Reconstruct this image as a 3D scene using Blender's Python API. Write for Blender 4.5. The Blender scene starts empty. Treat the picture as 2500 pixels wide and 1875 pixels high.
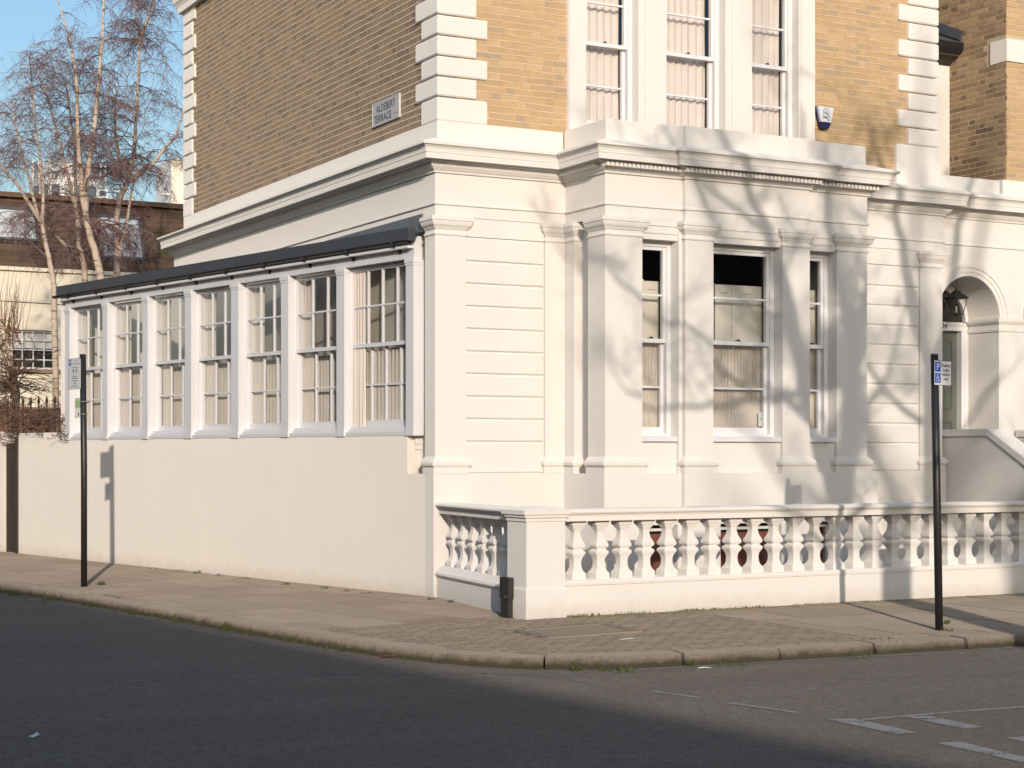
import bpy, math, random
from mathutils import Vector, Matrix
random.seed(7)
S = bpy.context.scene
C = S.collection

# ------------------------------------------------------------------ camera, light
TH = math.radians(28.556)                      # the view turns this far from +Y towards +X
CAMP = (-8.229, -16.869, 1.556)
cd = bpy.data.cameras.new('camera')
cd.lens = 60.72; cd.sensor_width = 36.0; cd.shift_y = 0.0678; cd.clip_end = 2000
cam = bpy.data.objects.new('camera', cd); C.objects.link(cam)
cam.location = CAMP; cam.rotation_euler = (math.pi/2, 0, -TH)
S.camera = cam

SUN_EL = math.radians(15.2)
SD = Vector((0.347, 0.938, 0)).normalized()    # the way the light travels over the ground
sun_dir = Vector((SD.x*math.cos(SUN_EL), SD.y*math.cos(SUN_EL), -math.sin(SUN_EL)))
W = bpy.data.worlds.new('World'); S.world = W; W.use_nodes = True
wn = W.node_tree
sky = wn.nodes.new('ShaderNodeTexSky'); sky.sky_type = 'NISHITA'; sky.sun_disc = False
sky.sun_elevation = SUN_EL
sky.sun_rotation = math.atan2(-SD.x, -SD.y)
sky.altitude = 20; sky.air_density = 1.3; sky.dust_density = 2.3; sky.ozone_density = 3.6
bg = wn.nodes['Background']; bg.inputs[1].default_value = 0.132
wn.links.new(sky.outputs[0], bg.inputs[0])
sl = bpy.data.lights.new('sun', 'SUN'); sl.energy = 2.15; sl.angle = math.radians(0.53); sl.color = (1.0, 0.88, 0.76)
sun = bpy.data.objects.new('sun', sl); C.objects.link(sun)
sun.rotation_euler = sun_dir.to_track_quat('-Z', 'Y').to_euler()
S.view_settings.view_transform = 'Standard'; S.view_settings.look = 'None'
S.view_settings.exposure = 0.47; S.view_settings.gamma = 1.0
S.cycles.use_denoising = True
S.cycles.max_bounces = 7; S.cycles.diffuse_bounces = 4; S.cycles.glossy_bounces = 3
S.cycles.transparent_max_bounces = 16; S.cycles.transmission_bounces = 4
S.cycles.caustics_reflective = False; S.cycles.caustics_refractive = False

# ------------------------------------------------------------------ materials
class NT:
    def __init__(s, name):
        s.m = bpy.data.materials.new(name); s.m.use_nodes = True
        s.t = s.m.node_tree; s.b = s.t.nodes['Principled BSDF']
    def n(s, typ, **kw):
        x = s.t.nodes.new(typ)
        for k, v in kw.items(): setattr(x, k, v)
        return x
    def l(s, a, b): s.t.links.new(a, b)
    def math(s, op, a, b):
        x = s.n('ShaderNodeMath', operation=op)
        for i, q in enumerate((a, b)):
            if q is None: continue
            if hasattr(q, 'links'): s.l(q, x.inputs[i])
            else: x.inputs[i].default_value = q
        return x.outputs[0]
    def pos(s):
        return s.n('ShaderNodeNewGeometry').outputs['Position']
    def noise(s, scale, detail=4, rough=.55, vec=None):
        x = s.n('ShaderNodeTexNoise'); x.inputs['Scale'].default_value = scale
        x.inputs['Detail'].default_value = detail; x.inputs['Roughness'].default_value = rough
        s.l(vec if vec is not None else s.pos(), x.inputs['Vector'])
        return x.outputs['Fac']
    def mix(s, fac, a, b, typ='MIX'):
        x = s.n('ShaderNodeMix', data_type='RGBA', blend_type=typ)
        if hasattr(fac, 'links'): s.l(fac, x.inputs[0])
        else: x.inputs[0].default_value = fac
        for i, q in ((6, a), (7, b)):
            if hasattr(q, 'links'): s.l(q, x.inputs[i])
            else: x.inputs[i].default_value = (*q, 1)
        return x.outputs[2]
    def ramp(s, fac, stops, interp='LINEAR'):
        x = s.n('ShaderNodeValToRGB'); x.color_ramp.interpolation = interp
        e = x.color_ramp.elements
        while len(e) < len(stops): e.new(.5)
        for i, (p, c) in enumerate(stops):
            e[i].position = p; e[i].color = (*c, 1) if len(c) == 3 else c
        s.l(fac, x.inputs[0]); return x.outputs[0]
    def rnd(s):
        g = s.n('ShaderNodeNewGeometry'); o = s.n('ShaderNodeObjectInfo')
        return s.math('FRACT', s.math('ADD', g.outputs['Random Per Island'], s.math('MULTIPLY', o.outputs['Random'], 7.31)), None)
    def bump(s, h, strength, dist=.01):
        x = s.n('ShaderNodeBump'); x.inputs['Strength'].default_value = strength
        x.inputs['Distance'].default_value = dist
        s.l(h, x.inputs['Height']); s.l(x.outputs[0], s.b.inputs['Normal'])
    def out(s, col, rough=.7, spec=.3, metal=0):
        if hasattr(col, 'links'): s.l(col, s.b.inputs['Base Color'])
        else: s.b.inputs['Base Color'].default_value = (*col, 1)
        s.b.inputs['Roughness'].default_value = rough
        s.b.inputs['Specular IOR Level'].default_value = spec
        s.b.inputs['Metallic'].default_value = metal
        return s.m

def sc(c, k): return tuple(x*k for x in c)
def plain(name, col, rough=.6, spec=.4, var=.12, scale=6, bump=.15, bscale=60, metal=0):
    t = NT(name)
    n = t.noise(scale, 5)
    c = t.mix(n, sc(col, 1-var), sc(col, 1+var))
    t.bump(t.noise(bscale, 3), bump, .004)
    return t.out(c, rough, spec, metal)

def painted(name, col, grime=(.45, .38, .27), gamt=.12):
    t = NT(name)
    a = t.mix(t.noise(1.3, 5, .6), sc(col, .955), sc(col, 1.03))
    a = t.mix(t.math('MULTIPLY', t.noise(22, 3), .10), a, sc(col, .86))
    sep = t.n('ShaderNodeMapping'); sep.inputs['Scale'].default_value = (3.5, 3.5, .35); t.l(t.pos(), sep.inputs[0])
    streak = t.ramp(t.noise(2.6, 6, .65, sep.outputs[0]), [(.52, (0, 0, 0)), (.80, (1, 1, 1))])
    a = t.mix(t.math('MULTIPLY', streak, gamt), a, grime)
    z = t.n('ShaderNodeSeparateXYZ'); t.l(t.pos(), z.inputs[0])        # splash dirt and damp close to the ground
    lo = t.n('ShaderNodeMapRange'); lo.inputs[1].default_value = .16; lo.inputs[2].default_value = -.02
    t.l(t.math('ADD', z.outputs[2], t.math('MULTIPLY', t.math('SUBTRACT', t.noise(7, 5, .7), .5), .30)), lo.inputs[0])
    a = t.mix(t.math('MULTIPLY', lo.outputs[0], .30), a, (.36, .29, .18))
    ck = t.ramp(t.noise(4.5, 2, .5), [(.492, (0, 0, 0)), (.5, (1, 1, 1)), (.508, (0, 0, 0))])
    a = t.mix(t.math('MULTIPLY', t.math('MULTIPLY', ck, t.noise(.9, 3)), .10), a, grime)
    t.bump(t.noise(35, 5, .6), .16, .006)
    t.b.inputs['Diffuse Roughness'].default_value = .55
    return t.out(a, .62, .25)

def brickmat(name, cols, soot=.0, sootcol=(.05, .042, .035), dr=0):
    t = NT(name)
    r = t.rnd()
    n = len(cols)
    c = t.ramp(r, [((i+.02)/n, k) for i, k in enumerate(cols)])
    c = t.mix(t.math('MULTIPLY', t.noise(28, 6, .7), .55), c, sc(cols[n//2], .62))
    sp = t.ramp(t.noise(90, 3), [(.60, (0, 0, 0)), (.74, (1, 1, 1))])
    c = t.mix(t.math('MULTIPLY', sp, .45), c, sc(cols[0], .35))
    if soot:
        m = t.ramp(t.noise(.55, 5, .6), [(.42, (0, 0, 0)), (.75, (1, 1, 1))])
        c = t.mix(t.math('MULTIPLY', m, soot), c, sootcol)
    t.bump(t.noise(60, 6, .7), .6, .006)
    t.b.inputs['Diffuse Roughness'].default_value = dr
    return t.out(c, .9, .15)

def mortarmat(name, col):
    t = NT(name)
    c = t.mix(t.noise(9, 5), sc(col, .78), sc(col, 1.12))
    t.bump(t.noise(120, 4), .5, .004)
    return t.out(c, .95, .1)

M_ = {}
M_['cream'] = painted('cream_masonry_paint', (.780, .745, .703), gamt=.05)
M_['cream_low'] = painted('cream_boundary_paint', (.785, .732, .662), gamt=.07)
M_['timber'] = painted('white_gloss_timber', (.765, .755, .765), gamt=.02)
M_['timber'].node_tree.nodes['Principled BSDF'].inputs['Diffuse Roughness'].default_value = 0
M_['timber'].node_tree.nodes['Principled BSDF'].inputs['Roughness'].default_value = .4
M_['brick_front'] = brickmat('yellow_stock_brick', [(.58, .405, .22), (.64, .45, .245), (.54, .375, .21), (.68, .49, .29), (.60, .42, .24), (.55, .39, .23), (.63, .43, .22), (.47, .36, .25)], soot=.10)
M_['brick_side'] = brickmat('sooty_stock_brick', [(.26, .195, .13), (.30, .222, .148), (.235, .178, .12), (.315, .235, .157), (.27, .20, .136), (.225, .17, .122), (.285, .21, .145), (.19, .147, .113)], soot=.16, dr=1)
M_['brick_next'] = brickmat('mixed_stock_brick', [(.36, .25, .155), (.44, .31, .19), (.31, .21, .14), (.22, .155, .105), (.48, .35, .215), (.38, .235, .165), (.12, .09, .07), (.45, .32, .19)], soot=.3, dr=1)
M_['mortar_front'] = mortarmat('front_mortar', (.60, .44, .26))
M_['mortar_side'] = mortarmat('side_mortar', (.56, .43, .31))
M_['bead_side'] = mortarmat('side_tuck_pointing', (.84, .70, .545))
M_['bead_front'] = mortarmat('front_tuck_pointing', (.74, .57, .41))
M_['mortar_next'] = mortarmat('neighbour_mortar', (.60, .47, .33))
M_['black'] = plain('black_gloss_metal', (.018, .018, .019), .33, .5, .3, 14, .1, 40)
t = NT('scuffed_black_pole')
v = t.n('ShaderNodeMapping'); v.inputs['Scale'].default_value = (1, 1, .25); t.l(t.pos(), v.inputs[0])
sp = t.ramp(t.noise(60, 5, .7, v.outputs[0]), [(.63, (0, 0, 0)), (.70, (1, 1, 1))])
c = t.mix(t.noise(5, 4), (.014, .013, .014), (.035, .031, .030)); c = t.mix(t.math('MULTIPLY', sp, .7), c, (.16, .13, .11))
t.bump(t.noise(50, 3), .15, .003); M_['pole'] = t.out(c, .42, .5)
M_['blackw'] = plain('weathered_black_steel', (.035, .031, .03), .5, .5, .5, 9, .3, 60)
M_['lead'] = plain('grey_lead_sheet', (.062, .066, .074), .5, .4, .25, 5, .25, 18)
M_['lead_rough'] = plain('crinkled_lead', (.17, .175, .185), .45, .5, .55, 14, .9, 26)
M_['slate'] = plain('dark_slate', (.075, .08, .092), .6, .4, .35, 7, .3, 30)
M_['net'] = plain('cream_curtain_cloth', (.78, .71, .63), .9, .1, .06, 30, .3, 220)
M_['lace'] = plain('off_white_curtain_cloth', (.80, .71, .655), .9, .1, .06, 30, .3, 220)
for k_ in ('net',):                                   # thin cloth lets part of the light through
    nt_ = M_[k_].node_tree; tl = nt_.nodes.new('ShaderNodeBsdfTranslucent'); tl.inputs[0].default_value = (.78, .72, .64, 1)
    mxs = nt_.nodes.new('ShaderNodeMixShader'); mxs.inputs[0].default_value = .15
    nt_.links.new(nt_.nodes['Principled BSDF'].outputs[0], mxs.inputs[1]); nt_.links.new(tl.outputs[0], mxs.inputs[2])
    nt_.links.new(mxs.outputs[0], nt_.nodes['Material Output'].inputs['Surface'])
M_['shutter'] = plain('ivory_shutter_paint', (.78, .735, .64), .5, .3, .04, 5, .05, 40)
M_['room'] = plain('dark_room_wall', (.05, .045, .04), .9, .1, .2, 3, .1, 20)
M_['roomlight'] = plain('pale_room_plaster', (.74, .67, .58), .9, .1, .1, 3, .1, 20)
M_['door'] = plain('sage_green_door_paint', (.135, .15, .125), .35, .5, .08, 4, .05, 50)
M_['terracotta'] = plain('terracotta_blind_cloth', (.25, .092, .068), .85, .1, .12, 6, .1, 80)
M_['steel'] = plain('galvanised_steel', (.5, .5, .5), .35, .5, .1, 9, .05, 40, metal=1)
M_['plate'] = plain('white_enamel_plate', (.80, .79, .775), .3, .5, .05, 9, .03, 30)
M_['plate_old'] = plain('aged_white_nameplate', (.60, .56, .53), .4, .4, .10, 9, .05, 30)
M_['grey_plate'] = plain('pale_grey_sign_plate', (.62, .63, .64), .35, .5, .05, 9, .03, 30)
M_['ink'] = plain('black_sign_ink', (.025, .025, .027), .5, .3, .1, 9, .0, 30)
M_['blue'] = plain('blue_sign_film', (.02, .10, .46), .35, .4, .06, 9, .0, 30)
M_['white'] = plain('white_sign_film', (.82, .82, .82), .4, .4, .03, 9, .0, 30)
M_['green'] = plain('pale_green_print', (.34, .50, .24), .6, .2, .08, 9, .0, 30)
M_['navy'] = plain('navy_plastic', (.018, .022, .085), .35, .5, .15, 20, .0, 30)
M_['alarmgrey'] = plain('white_alarm_plastic', (.66, .68, .72), .35, .5, .05, 20, .0, 30)
M_['greygreen'] = plain('grey_green_alarm_side', (.22, .25, .19), .4, .4, .1, 20, .0, 30)
M_['bark'] = None
M_['flag'] = None

t = NT('birch_bark')
v = t.n('ShaderNodeMapping'); v.inputs['Scale'].default_value = (1, 1, 5.5); t.l(t.pos(), v.inputs[0])
c = t.mix(t.noise(3.0, 4), (.45, .345, .265), (.60, .49, .39))
mk = t.ramp(t.noise(2.6, 5, .6, v.outputs[0]), [(.53, (0, 0, 0)), (.64, (1, 1, 1))])
c = t.mix(t.math('MULTIPLY', mk, .8), c, (.13, .085, .06))
t.bump(t.noise(40, 4), .4, .01); M_['bark'] = t.out(c, .8, .2)
M_['twig'] = plain('purple_brown_twig', (.20, .13, .125), .8, .2, .35, 3, .0, 30)
M_['limb'] = plain('grey_brown_bark', (.13, .095, .07), .9, .1, .4, 8, .5, 40)
M_['dead'] = plain('dry_creeper_stem', (.17, .105, .08), .9, .1, .45, 7, .0, 30)
M_['russet'] = plain('russet_shoot', (.185, .10, .062), .85, .1, .4, 7, .0, 30)
M_['weed'] = plain('fresh_weed_blade', (.105, .13, .042), .7, .2, .4, 15, .0, 30)
M_['moss'] = plain('olive_moss', (.155, .135, .06), .95, .05, .45, 20, .0, 30)
M_['leaf'] = plain('brown_dead_leaf', (.20, .10, .06), .8, .2, .3, 20, .0, 30)
M_['paper'] = plain('white_litter_paper', (.72, .72, .72), .7, .2, .1, 20, .0, 30)

t = NT('paving_flag')                                        # york-grey concrete flags
c = t.mix(t.rnd(), (.225, .183, .145), (.30, .248, .20))
c = t.mix(t.math('MULTIPLY', t.noise(2.2, 6, .65), .5), c, (.21, .175, .125))
gm = t.ramp(t.noise(1.1, 5, .6), [(.56, (0, 0, 0)), (.72, (1, 1, 1))])
c = t.mix(t.math('MULTIPLY', gm, .22), c, (.20, .185, .09))
gy = t.n('ShaderNodeSeparateXYZ'); t.l(t.pos(), gy.inputs[0])      # moss creeping out from the foot of the balustrade
mr = t.n('ShaderNodeMapRange'); mr.inputs[1].default_value = -3.05; mr.inputs[2].default_value = -2.70; t.l(t.math('ADD', gy.outputs[1], t.math('MULTIPLY', t.math('SUBTRACT', t.noise(4, 4), .5), .5)), mr.inputs[0])
mx_ = t.n('ShaderNodeMapRange'); mx_.inputs[1].default_value = -.1; mx_.inputs[2].default_value = .3; t.l(gy.outputs[0], mx_.inputs[0])
c = t.mix(t.math('MULTIPLY', t.math('MULTIPLY', mr.outputs[0], mx_.outputs[0]), .55), c, (.15, .145, .045))
sp = t.ramp(t.noise(140, 2), [(.62, (0, 0, 0)), (.74, (1, 1, 1))])
c = t.mix(t.math('MULTIPLY', sp, .35), c, (.42, .37, .30))
t.bump(t.noise(70, 6, .7), .55, .006); M_['flag'] = t.out(c, .9, .15); t.b.inputs['Diffuse Roughness'].default_value = 1.0
t = NT('block_paver')
c = t.mix(t.rnd(), (.18, .147, .113), (.245, .20, .153))
c = t.mix(t.math('MULTIPLY', t.noise(3, 6, .65), .5), c, (.19, .155, .115))
gy = t.n('ShaderNodeSeparateXYZ'); t.l(t.pos(), gy.inputs[0])
mr = t.n('ShaderNodeMapRange'); mr.inputs[1].default_value = -3.05; mr.inputs[2].default_value = -2.70; t.l(t.math('ADD', gy.outputs[1], t.math('MULTIPLY', t.math('SUBTRACT', t.noise(4, 4), .5), .5)), mr.inputs[0])
mx_ = t.n('ShaderNodeMapRange'); mx_.inputs[1].default_value = -.1; mx_.inputs[2].default_value = .3; t.l(gy.outputs[0], mx_.inputs[0])
c = t.mix(t.math('MULTIPLY', t.math('MULTIPLY', mr.outputs[0], mx_.outputs[0]), .6), c, (.15, .145, .045))
sp = t.ramp(t.noise(150, 2), [(.62, (0, 0, 0)), (.76, (1, 1, 1))])
c = t.mix(t.math('MULTIPLY', sp, .3), c, (.40, .34, .28))
t.bump(t.noise(80, 6, .7), .55, .005); M_['paver'] = t.out(c, .9, .15); t.b.inputs['Diffuse Roughness'].default_value = 1.0
M_['cover'] = plain('pinkish_cover_infill', (.30, .20, .13), .95, .1, .25, 40, .5, 90)
M_['coverframe'] = plain('pale_cover_frame', (.33, .275, .205), .9, .1, .15, 12, .4, 60)
t = NT('granite_kerb')
c = t.mix(t.noise(3, 6), (.19, .155, .125), (.30, .25, .205))
c = t.mix(t.math('MULTIPLY', t.rnd(), .35), c, (.22, .185, .15))
vo = t.n('ShaderNodeTexVoronoi'); vo.inputs['Scale'].default_value = 110; t.l(t.pos(), vo.inputs['Vector'])
sp = t.ramp(vo.outputs['Distance'], [(.15, (1, 1, 1)), (.40, (0, 0, 0))])
c = t.mix(t.math('MULTIPLY', sp, .5), c, (.46, .40, .34))
sp = t.ramp(t.noise(60, 3), [(.56, (0, 0, 0)), (.70, (1, 1, 1))])
c = t.mix(t.math('MULTIPLY', sp, .65), c, (.085, .065, .05))
geo = t.n('ShaderNodeSeparateXYZ'); t.l(t.pos(), geo.inputs[0])     # moss and tar by the gutter, deepened with painted shade on the kerb face
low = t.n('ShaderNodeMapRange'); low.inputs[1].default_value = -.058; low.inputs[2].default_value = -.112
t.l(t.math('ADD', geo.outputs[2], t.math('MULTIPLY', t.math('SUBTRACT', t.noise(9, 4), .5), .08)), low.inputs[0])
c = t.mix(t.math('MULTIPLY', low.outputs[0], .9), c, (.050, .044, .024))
t.bump(t.noise(70, 5, .7), .6, .008); M_['kerb'] = t.out(c, .85, .2); t.b.inputs['Diffuse Roughness'].default_value = 1.0
M_['earth'] = plain('dark_joint_earth', (.075, .06, .04), .95, .05, .4, 30, .4, 80)

t = NT('worn_asphalt')
c = t.mix(t.noise(.55, 5, .6), (.118, .102, .088), (.178, .151, .128))
gr = t.ramp(t.noise(16, 8, .85), [(.34, (0, 0, 0)), (.66, (1, 1, 1))])
c = t.mix(.55, c, t.mix(gr, (.045, .04, .036), (.27, .235, .20)))
v = t.n('ShaderNodeMapping'); v.inputs['Rotation'].default_value = (0, 0, math.radians(-3)); v.inputs['Scale'].default_value = (.25, 1.3, 1); t.l(t.pos(), v.inputs[0])
band = t.ramp(t.noise(1.0, 4, .55, v.outputs[0]), [(.42, (0, 0, 0)), (.62, (1, 1, 1))])
c = t.mix(t.math('MULTIPLY', band, .4), c, (.115, .096, .082))
vo = t.n('ShaderNodeTexVoronoi'); vo.inputs['Scale'].default_value = 85; t.l(t.pos(), vo.inputs['Vector'])
sp = t.ramp(vo.outputs['Distance'], [(.12, (1, 1, 1)), (.42, (0, 0, 0))])
c = t.mix(t.math('MULTIPLY', sp, .6), c, (.30, .27, .24))
sp = t.ramp(t.noise(55, 3, .7), [(.50, (0, 0, 0)), (.70, (1, 1, 1))])
c = t.mix(t.math('MULTIPLY', sp, .65), c, (.05, .045, .043))
sp = t.ramp(t.noise(38, 1), [(.76, (0, 0, 0)), (.79, (1, 1, 1))])
c = t.mix(t.math('MULTIPLY', sp, .6), c, (.34, .32, .29))
t.bump(t.noise(75, 5, .75), .9, .012); M_['asphalt'] = t.out(c, .85, .25); t.b.inputs['Diffuse Roughness'].default_value = 1.0
def worn_paint(name, col, keep):
    t = NT(name)
    n = t.math('ADD', t.math('MULTIPLY', t.noise(55, 4, .75), .6), t.math('MULTIPLY', t.noise(6, 3), .4))
    f = t.ramp(n, [(keep-.05, (1, 1, 1)), (keep+.05, (0, 0, 0))])
    m = t.out(t.mix(t.noise(20, 4), sc(col, .75), sc(col, 1.1)), .8, .2)
    tr = t.n('ShaderNodeBsdfTransparent'); mx = t.n('ShaderNodeMixShader')
    t.l(f, mx.inputs[0]); t.l(tr.outputs[0], mx.inputs[1]); t.l(t.b.outputs[0], mx.inputs[2])
    t.l(mx.outputs[0], t.t.nodes['Material Output'].inputs['Surface'])
    return m
M_['line'] = worn_paint('worn_white_road_paint', (.42, .39, .35), .57)
M_['line_thin'] = worn_paint('faded_road_paint', (.30, .28, .25), .53)

t = NT('window_glass')                                       # clear pane: straight-through plus a fresnel reflection
tr = t.n('ShaderNodeBsdfTransparent'); tr.inputs[0].default_value = (.97, .97, .965, 1)
gl = t.n('ShaderNodeBsdfGlossy'); gl.inputs['Roughness'].default_value = .015
fr = t.n('ShaderNodeFresnel'); gb = t.n('ShaderNodeNewGeometry')
t.l(t.math('SUBTRACT', 1.5, t.math('MULTIPLY', gb.outputs['Backfacing'], .8333)), fr.inputs[0])     # same reflection from both sides
bp = t.n('ShaderNodeBump'); bp.inputs['Strength'].default_value = .04; t.l(t.noise(2.5, 2), bp.inputs['Height']); t.l(bp.outputs[0], gl.inputs['Normal'])
mx = t.n('ShaderNodeMixShader'); t.l(fr.outputs[0], mx.inputs[0]); t.l(tr.outputs[0], mx.inputs[1]); t.l(gl.outputs[0], mx.inputs[2])
t.l(mx.outputs[0], t.t.nodes['Material Output'].inputs['Surface']); M_['glass'] = t.m
t = NT('far_window_glass'); M_['farglass'] = t.out(t.mix(t.noise(3), (.10, .12, .14), (.16, .19, .21)), .12, .6)
t = NT('sky_tinted_skylight_glass'); M_['skyglass'] = t.out(t.mix(t.noise(2), (.46, .50, .53), (.60, .64, .67)), .08, .8)  # pale base colour stands in for the sky reflected in the pane
M_['shingle'] = None
t = NT('russet_roof_slate'); c = t.mix(t.rnd(), (.075, .045, .035), (.14, .085, .06))
gm = t.ramp(t.noise(.7, 5), [(.52, (0, 0, 0)), (.7, (1, 1, 1))]); c = t.mix(t.math('MULTIPLY', gm, .6), c, (.085, .08, .035))
t.bump(t.noise(30, 4), .4, .01); M_['shingle'] = t.out(c, .85, .2)
M_['bgwall'] = painted('cream_render_far', (.80, .73, .60), gamt=.15)
M_['towerwall'] = plain('pale_tower_panel', (.80, .82, .80), .5, .3, .06, .3, .0, 3)
M_['towerglass'] = plain('pale_balcony_glass', (.45, .50, .53), .2, .5, .1, .4, .0, 3)
M_['brickred'] = plain('orange_red_brick', (.30, .17, .105), .9, .1, .3, 4, .3, 20)
M_['iron'] = plain('black_iron', (.03, .026, .024), .6, .3, .3, 20, .0, 30)
M_['gate'] = plain('weathered_dark_timber', (.075, .062, .052), .85, .2, .5, 12, .6, 40)

# ------------------------------------------------------------------ mesh tools
class MB:
    def __init__(s): s.v = []; s.f = []
    def add(s, vs, fs):
        o = len(s.v); s.v += [tuple(p) for p in vs]; s.f += [tuple(i+o for i in f) for f in fs]
    def box(s, x0, x1, y0, y1, z0, z1, open_back=False):
        vs = [(x0,y0,z0),(x1,y0,z0),(x1,y1,z0),(x0,y1,z0),(x0,y0,z1),(x1,y0,z1),(x1,y1,z1),(x0,y1,z1)]
        fs = [(0,1,5,4),(1,2,6,5),(3,0,4,7),(4,5,6,7),(3,2,1,0)]
        if not open_back: fs.append((2,3,7,6))
        s.add(vs, fs); return s
    def cbox(s, x0, x1, y0, y1, z0, z1, c=.01):
        # a box whose front (low y) edges are chamfered
        vs = [(x0,y0+c,z0),(x1,y0+c,z0),(x1,y0+c,z1),(x0,y0+c,z1),(x0+c,y0,z0+c),(x1-c,y0,z0+c),(x1-c,y0,z1-c),(x0+c,y0,z1-c),
              (x0,y1,z0),(x1,y1,z0),(x1,y1,z1),(x0,y1,z1)]
        s.add(vs, [(4,5,6,7),(0,1,5,4),(1,2,6,5),(2,3,7,6),(3,0,4,7),(8,9,1,0),(9,10,2,1),(10,11,3,2),(11,8,0,3),(9,8,11,10)]); return s
    def prism(s, poly, z0, z1, zt=None):
        n = len(poly)
        vs = [(x,y,z0) for x,y in poly] + [(x,y,(zt[i] if zt else z1)) for i,(x,y) in enumerate(poly)]
        s.add(vs, [tuple(range(n-1,-1,-1)), tuple(range(n,2*n))] + [(i,(i+1)%n,(i+1)%n+n,i+n) for i in range(n)]); return s
    def sweep(s, prof, path, closed=False, caps=True):
        # prof: (outward, z); path: (x, y); outward is to the right of the way the path runs
        n = len(path); rings = []
        for i in range(n):
            def nrm(a, b):
                d = Vector((b[0]-a[0], b[1]-a[1])); d.normalize(); return Vector((d.y, -d.x))
            ns = []
            if i > 0 or closed: ns.append(nrm(path[i-1], path[i]))
            if i < n-1 or closed: ns.append(nrm(path[i], path[(i+1) % n]))
            m = ns[0] if len(ns) == 1 else (ns[0]+ns[1])/(1+ns[0].dot(ns[1]))
            rings.append([(path[i][0]+m.x*o, path[i][1]+m.y*o, z) for o, z in prof])
        k = len(prof); vs = [p for r in rings for p in r]; fs = []
        for i in range(n if closed else n-1):
            j = (i+1) % n
            for q in range(k-1): fs.append((i*k+q, j*k+q, j*k+q+1, i*k+q+1))
        if caps and not closed:
            fs.append(tuple(range(k-1, -1, -1))); fs.append(tuple((n-1)*k+q for q in range(k)))
        s.add(vs, fs); return s
    def tube(s, pts, rs, n=6, cap=True):
        pts = [Vector(p) for p in pts]; k = len(pts)
        if not hasattr(rs, '__len__'): rs = [rs]*k
        d0 = (pts[1]-pts[0]).normalized(); ref = Vector((0,0,1)) if abs(d0.z) < .9 else Vector((1,0,0))
        u = d0.cross(ref).normalized(); vs = []
        for i in range(k):
            d = (pts[min(i+1,k-1)]-pts[max(i-1,0)]).normalized()
            u = (u - d*u.dot(d)).normalized(); w = d.cross(u)
            for j in range(n):
                a = 2*math.pi*j/n; vs.append(pts[i]+(u*math.cos(a)+w*math.sin(a))*rs[i])
        fs = [(i*n+j, i*n+(j+1)%n, (i+1)*n+(j+1)%n, (i+1)*n+j) for i in range(k-1) for j in range(n)]
        if cap: fs += [tuple(range(n-1,-1,-1)), tuple((k-1)*n+j for j in range(n))]
        s.add(vs, fs); return s
    def square_turn(s, cx, cy, prof):
        # a four-sided turned piece: each side its own strip so its arrises stay sharp
        for k in range(4):
            a = math.pi/2*k; ca, sa = round(math.cos(a)), round(math.sin(a)); vs = []
            for h, z in prof:
                for q in (-1, 1):
                    x, y = q*h, -h; vs.append((cx+x*ca-y*sa, cy+x*sa+y*ca, z))
            s.add(vs, [(2*i,2*i+1,2*i+3,2*i+2) for i in range(len(prof)-1)])
        h0, z0 = prof[0]; h1, z1 = prof[-1]
        s.add([(cx-h1,cy-h1,z1),(cx+h1,cy-h1,z1),(cx+h1,cy+h1,z1),(cx-h1,cy+h1,z1)], [(0,1,2,3)]); return s
    def wall(s, x0, x1, z0, z1, yf, yb, holes):
        # a wall across x with openings, built as front and back cells plus reveals
        xs = sorted({x0, x1, *[h[0] for h in holes], *[h[1] for h in holes]}); zs = sorted({z0, z1, *[h[2] for h in holes], *[h[3] for h in holes]})
        solid = lambda i, j: 0 <= i < len(xs)-1 and 0 <= j < len(zs)-1 and not any(h[0] <= (xs[i]+xs[i+1])/2 <= h[1] and h[2] <= (zs[j]+zs[j+1])/2 <= h[3] for h in holes)
        for i in range(len(xs)-1):
            for j in range(len(zs)-1):
                if not solid(i, j): continue
                a, b, c, d = xs[i], xs[i+1], zs[j], zs[j+1]
                s.add([(a,yf,c),(b,yf,c),(b,yf,d),(a,yf,d)], [(0,1,2,3)]); s.add([(a,yb,c),(b,yb,c),(b,yb,d),(a,yb,d)], [(3,2,1,0)])
                if not solid(i-1, j): s.add([(a,yb,c),(a,yf,c),(a,yf,d),(a,yb,d)], [(0,1,2,3)])
                if not solid(i+1, j): s.add([(b,yf,c),(b,yb,c),(b,yb,d),(b,yf,d)], [(0,1,2,3)])
                if not solid(i, j-1): s.add([(a,yb,c),(b,yb,c),(b,yf,c),(a,yf,c)], [(0,1,2,3)])
                if not solid(i, j+1): s.add([(a,yf,d),(b,yf,d),(b,yb,d),(a,yb,d)], [(0,1,2,3)])
        return s
    def mesh(s, name, m, smooth=False):
        me = bpy.data.meshes.new(name); me.from_pydata(s.v, [], s.f)
        me.materials.append(M_[m] if isinstance(m, str) else m)
        if smooth:
            me.polygons.foreach_set('use_smooth', [True]*len(me.polygons))
        me.update(); return me
    def build(s, name, m, parent=None, smooth=False, kind=None):
        return place(s.mesh(name, m, smooth), name, parent, kind=kind)

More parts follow.
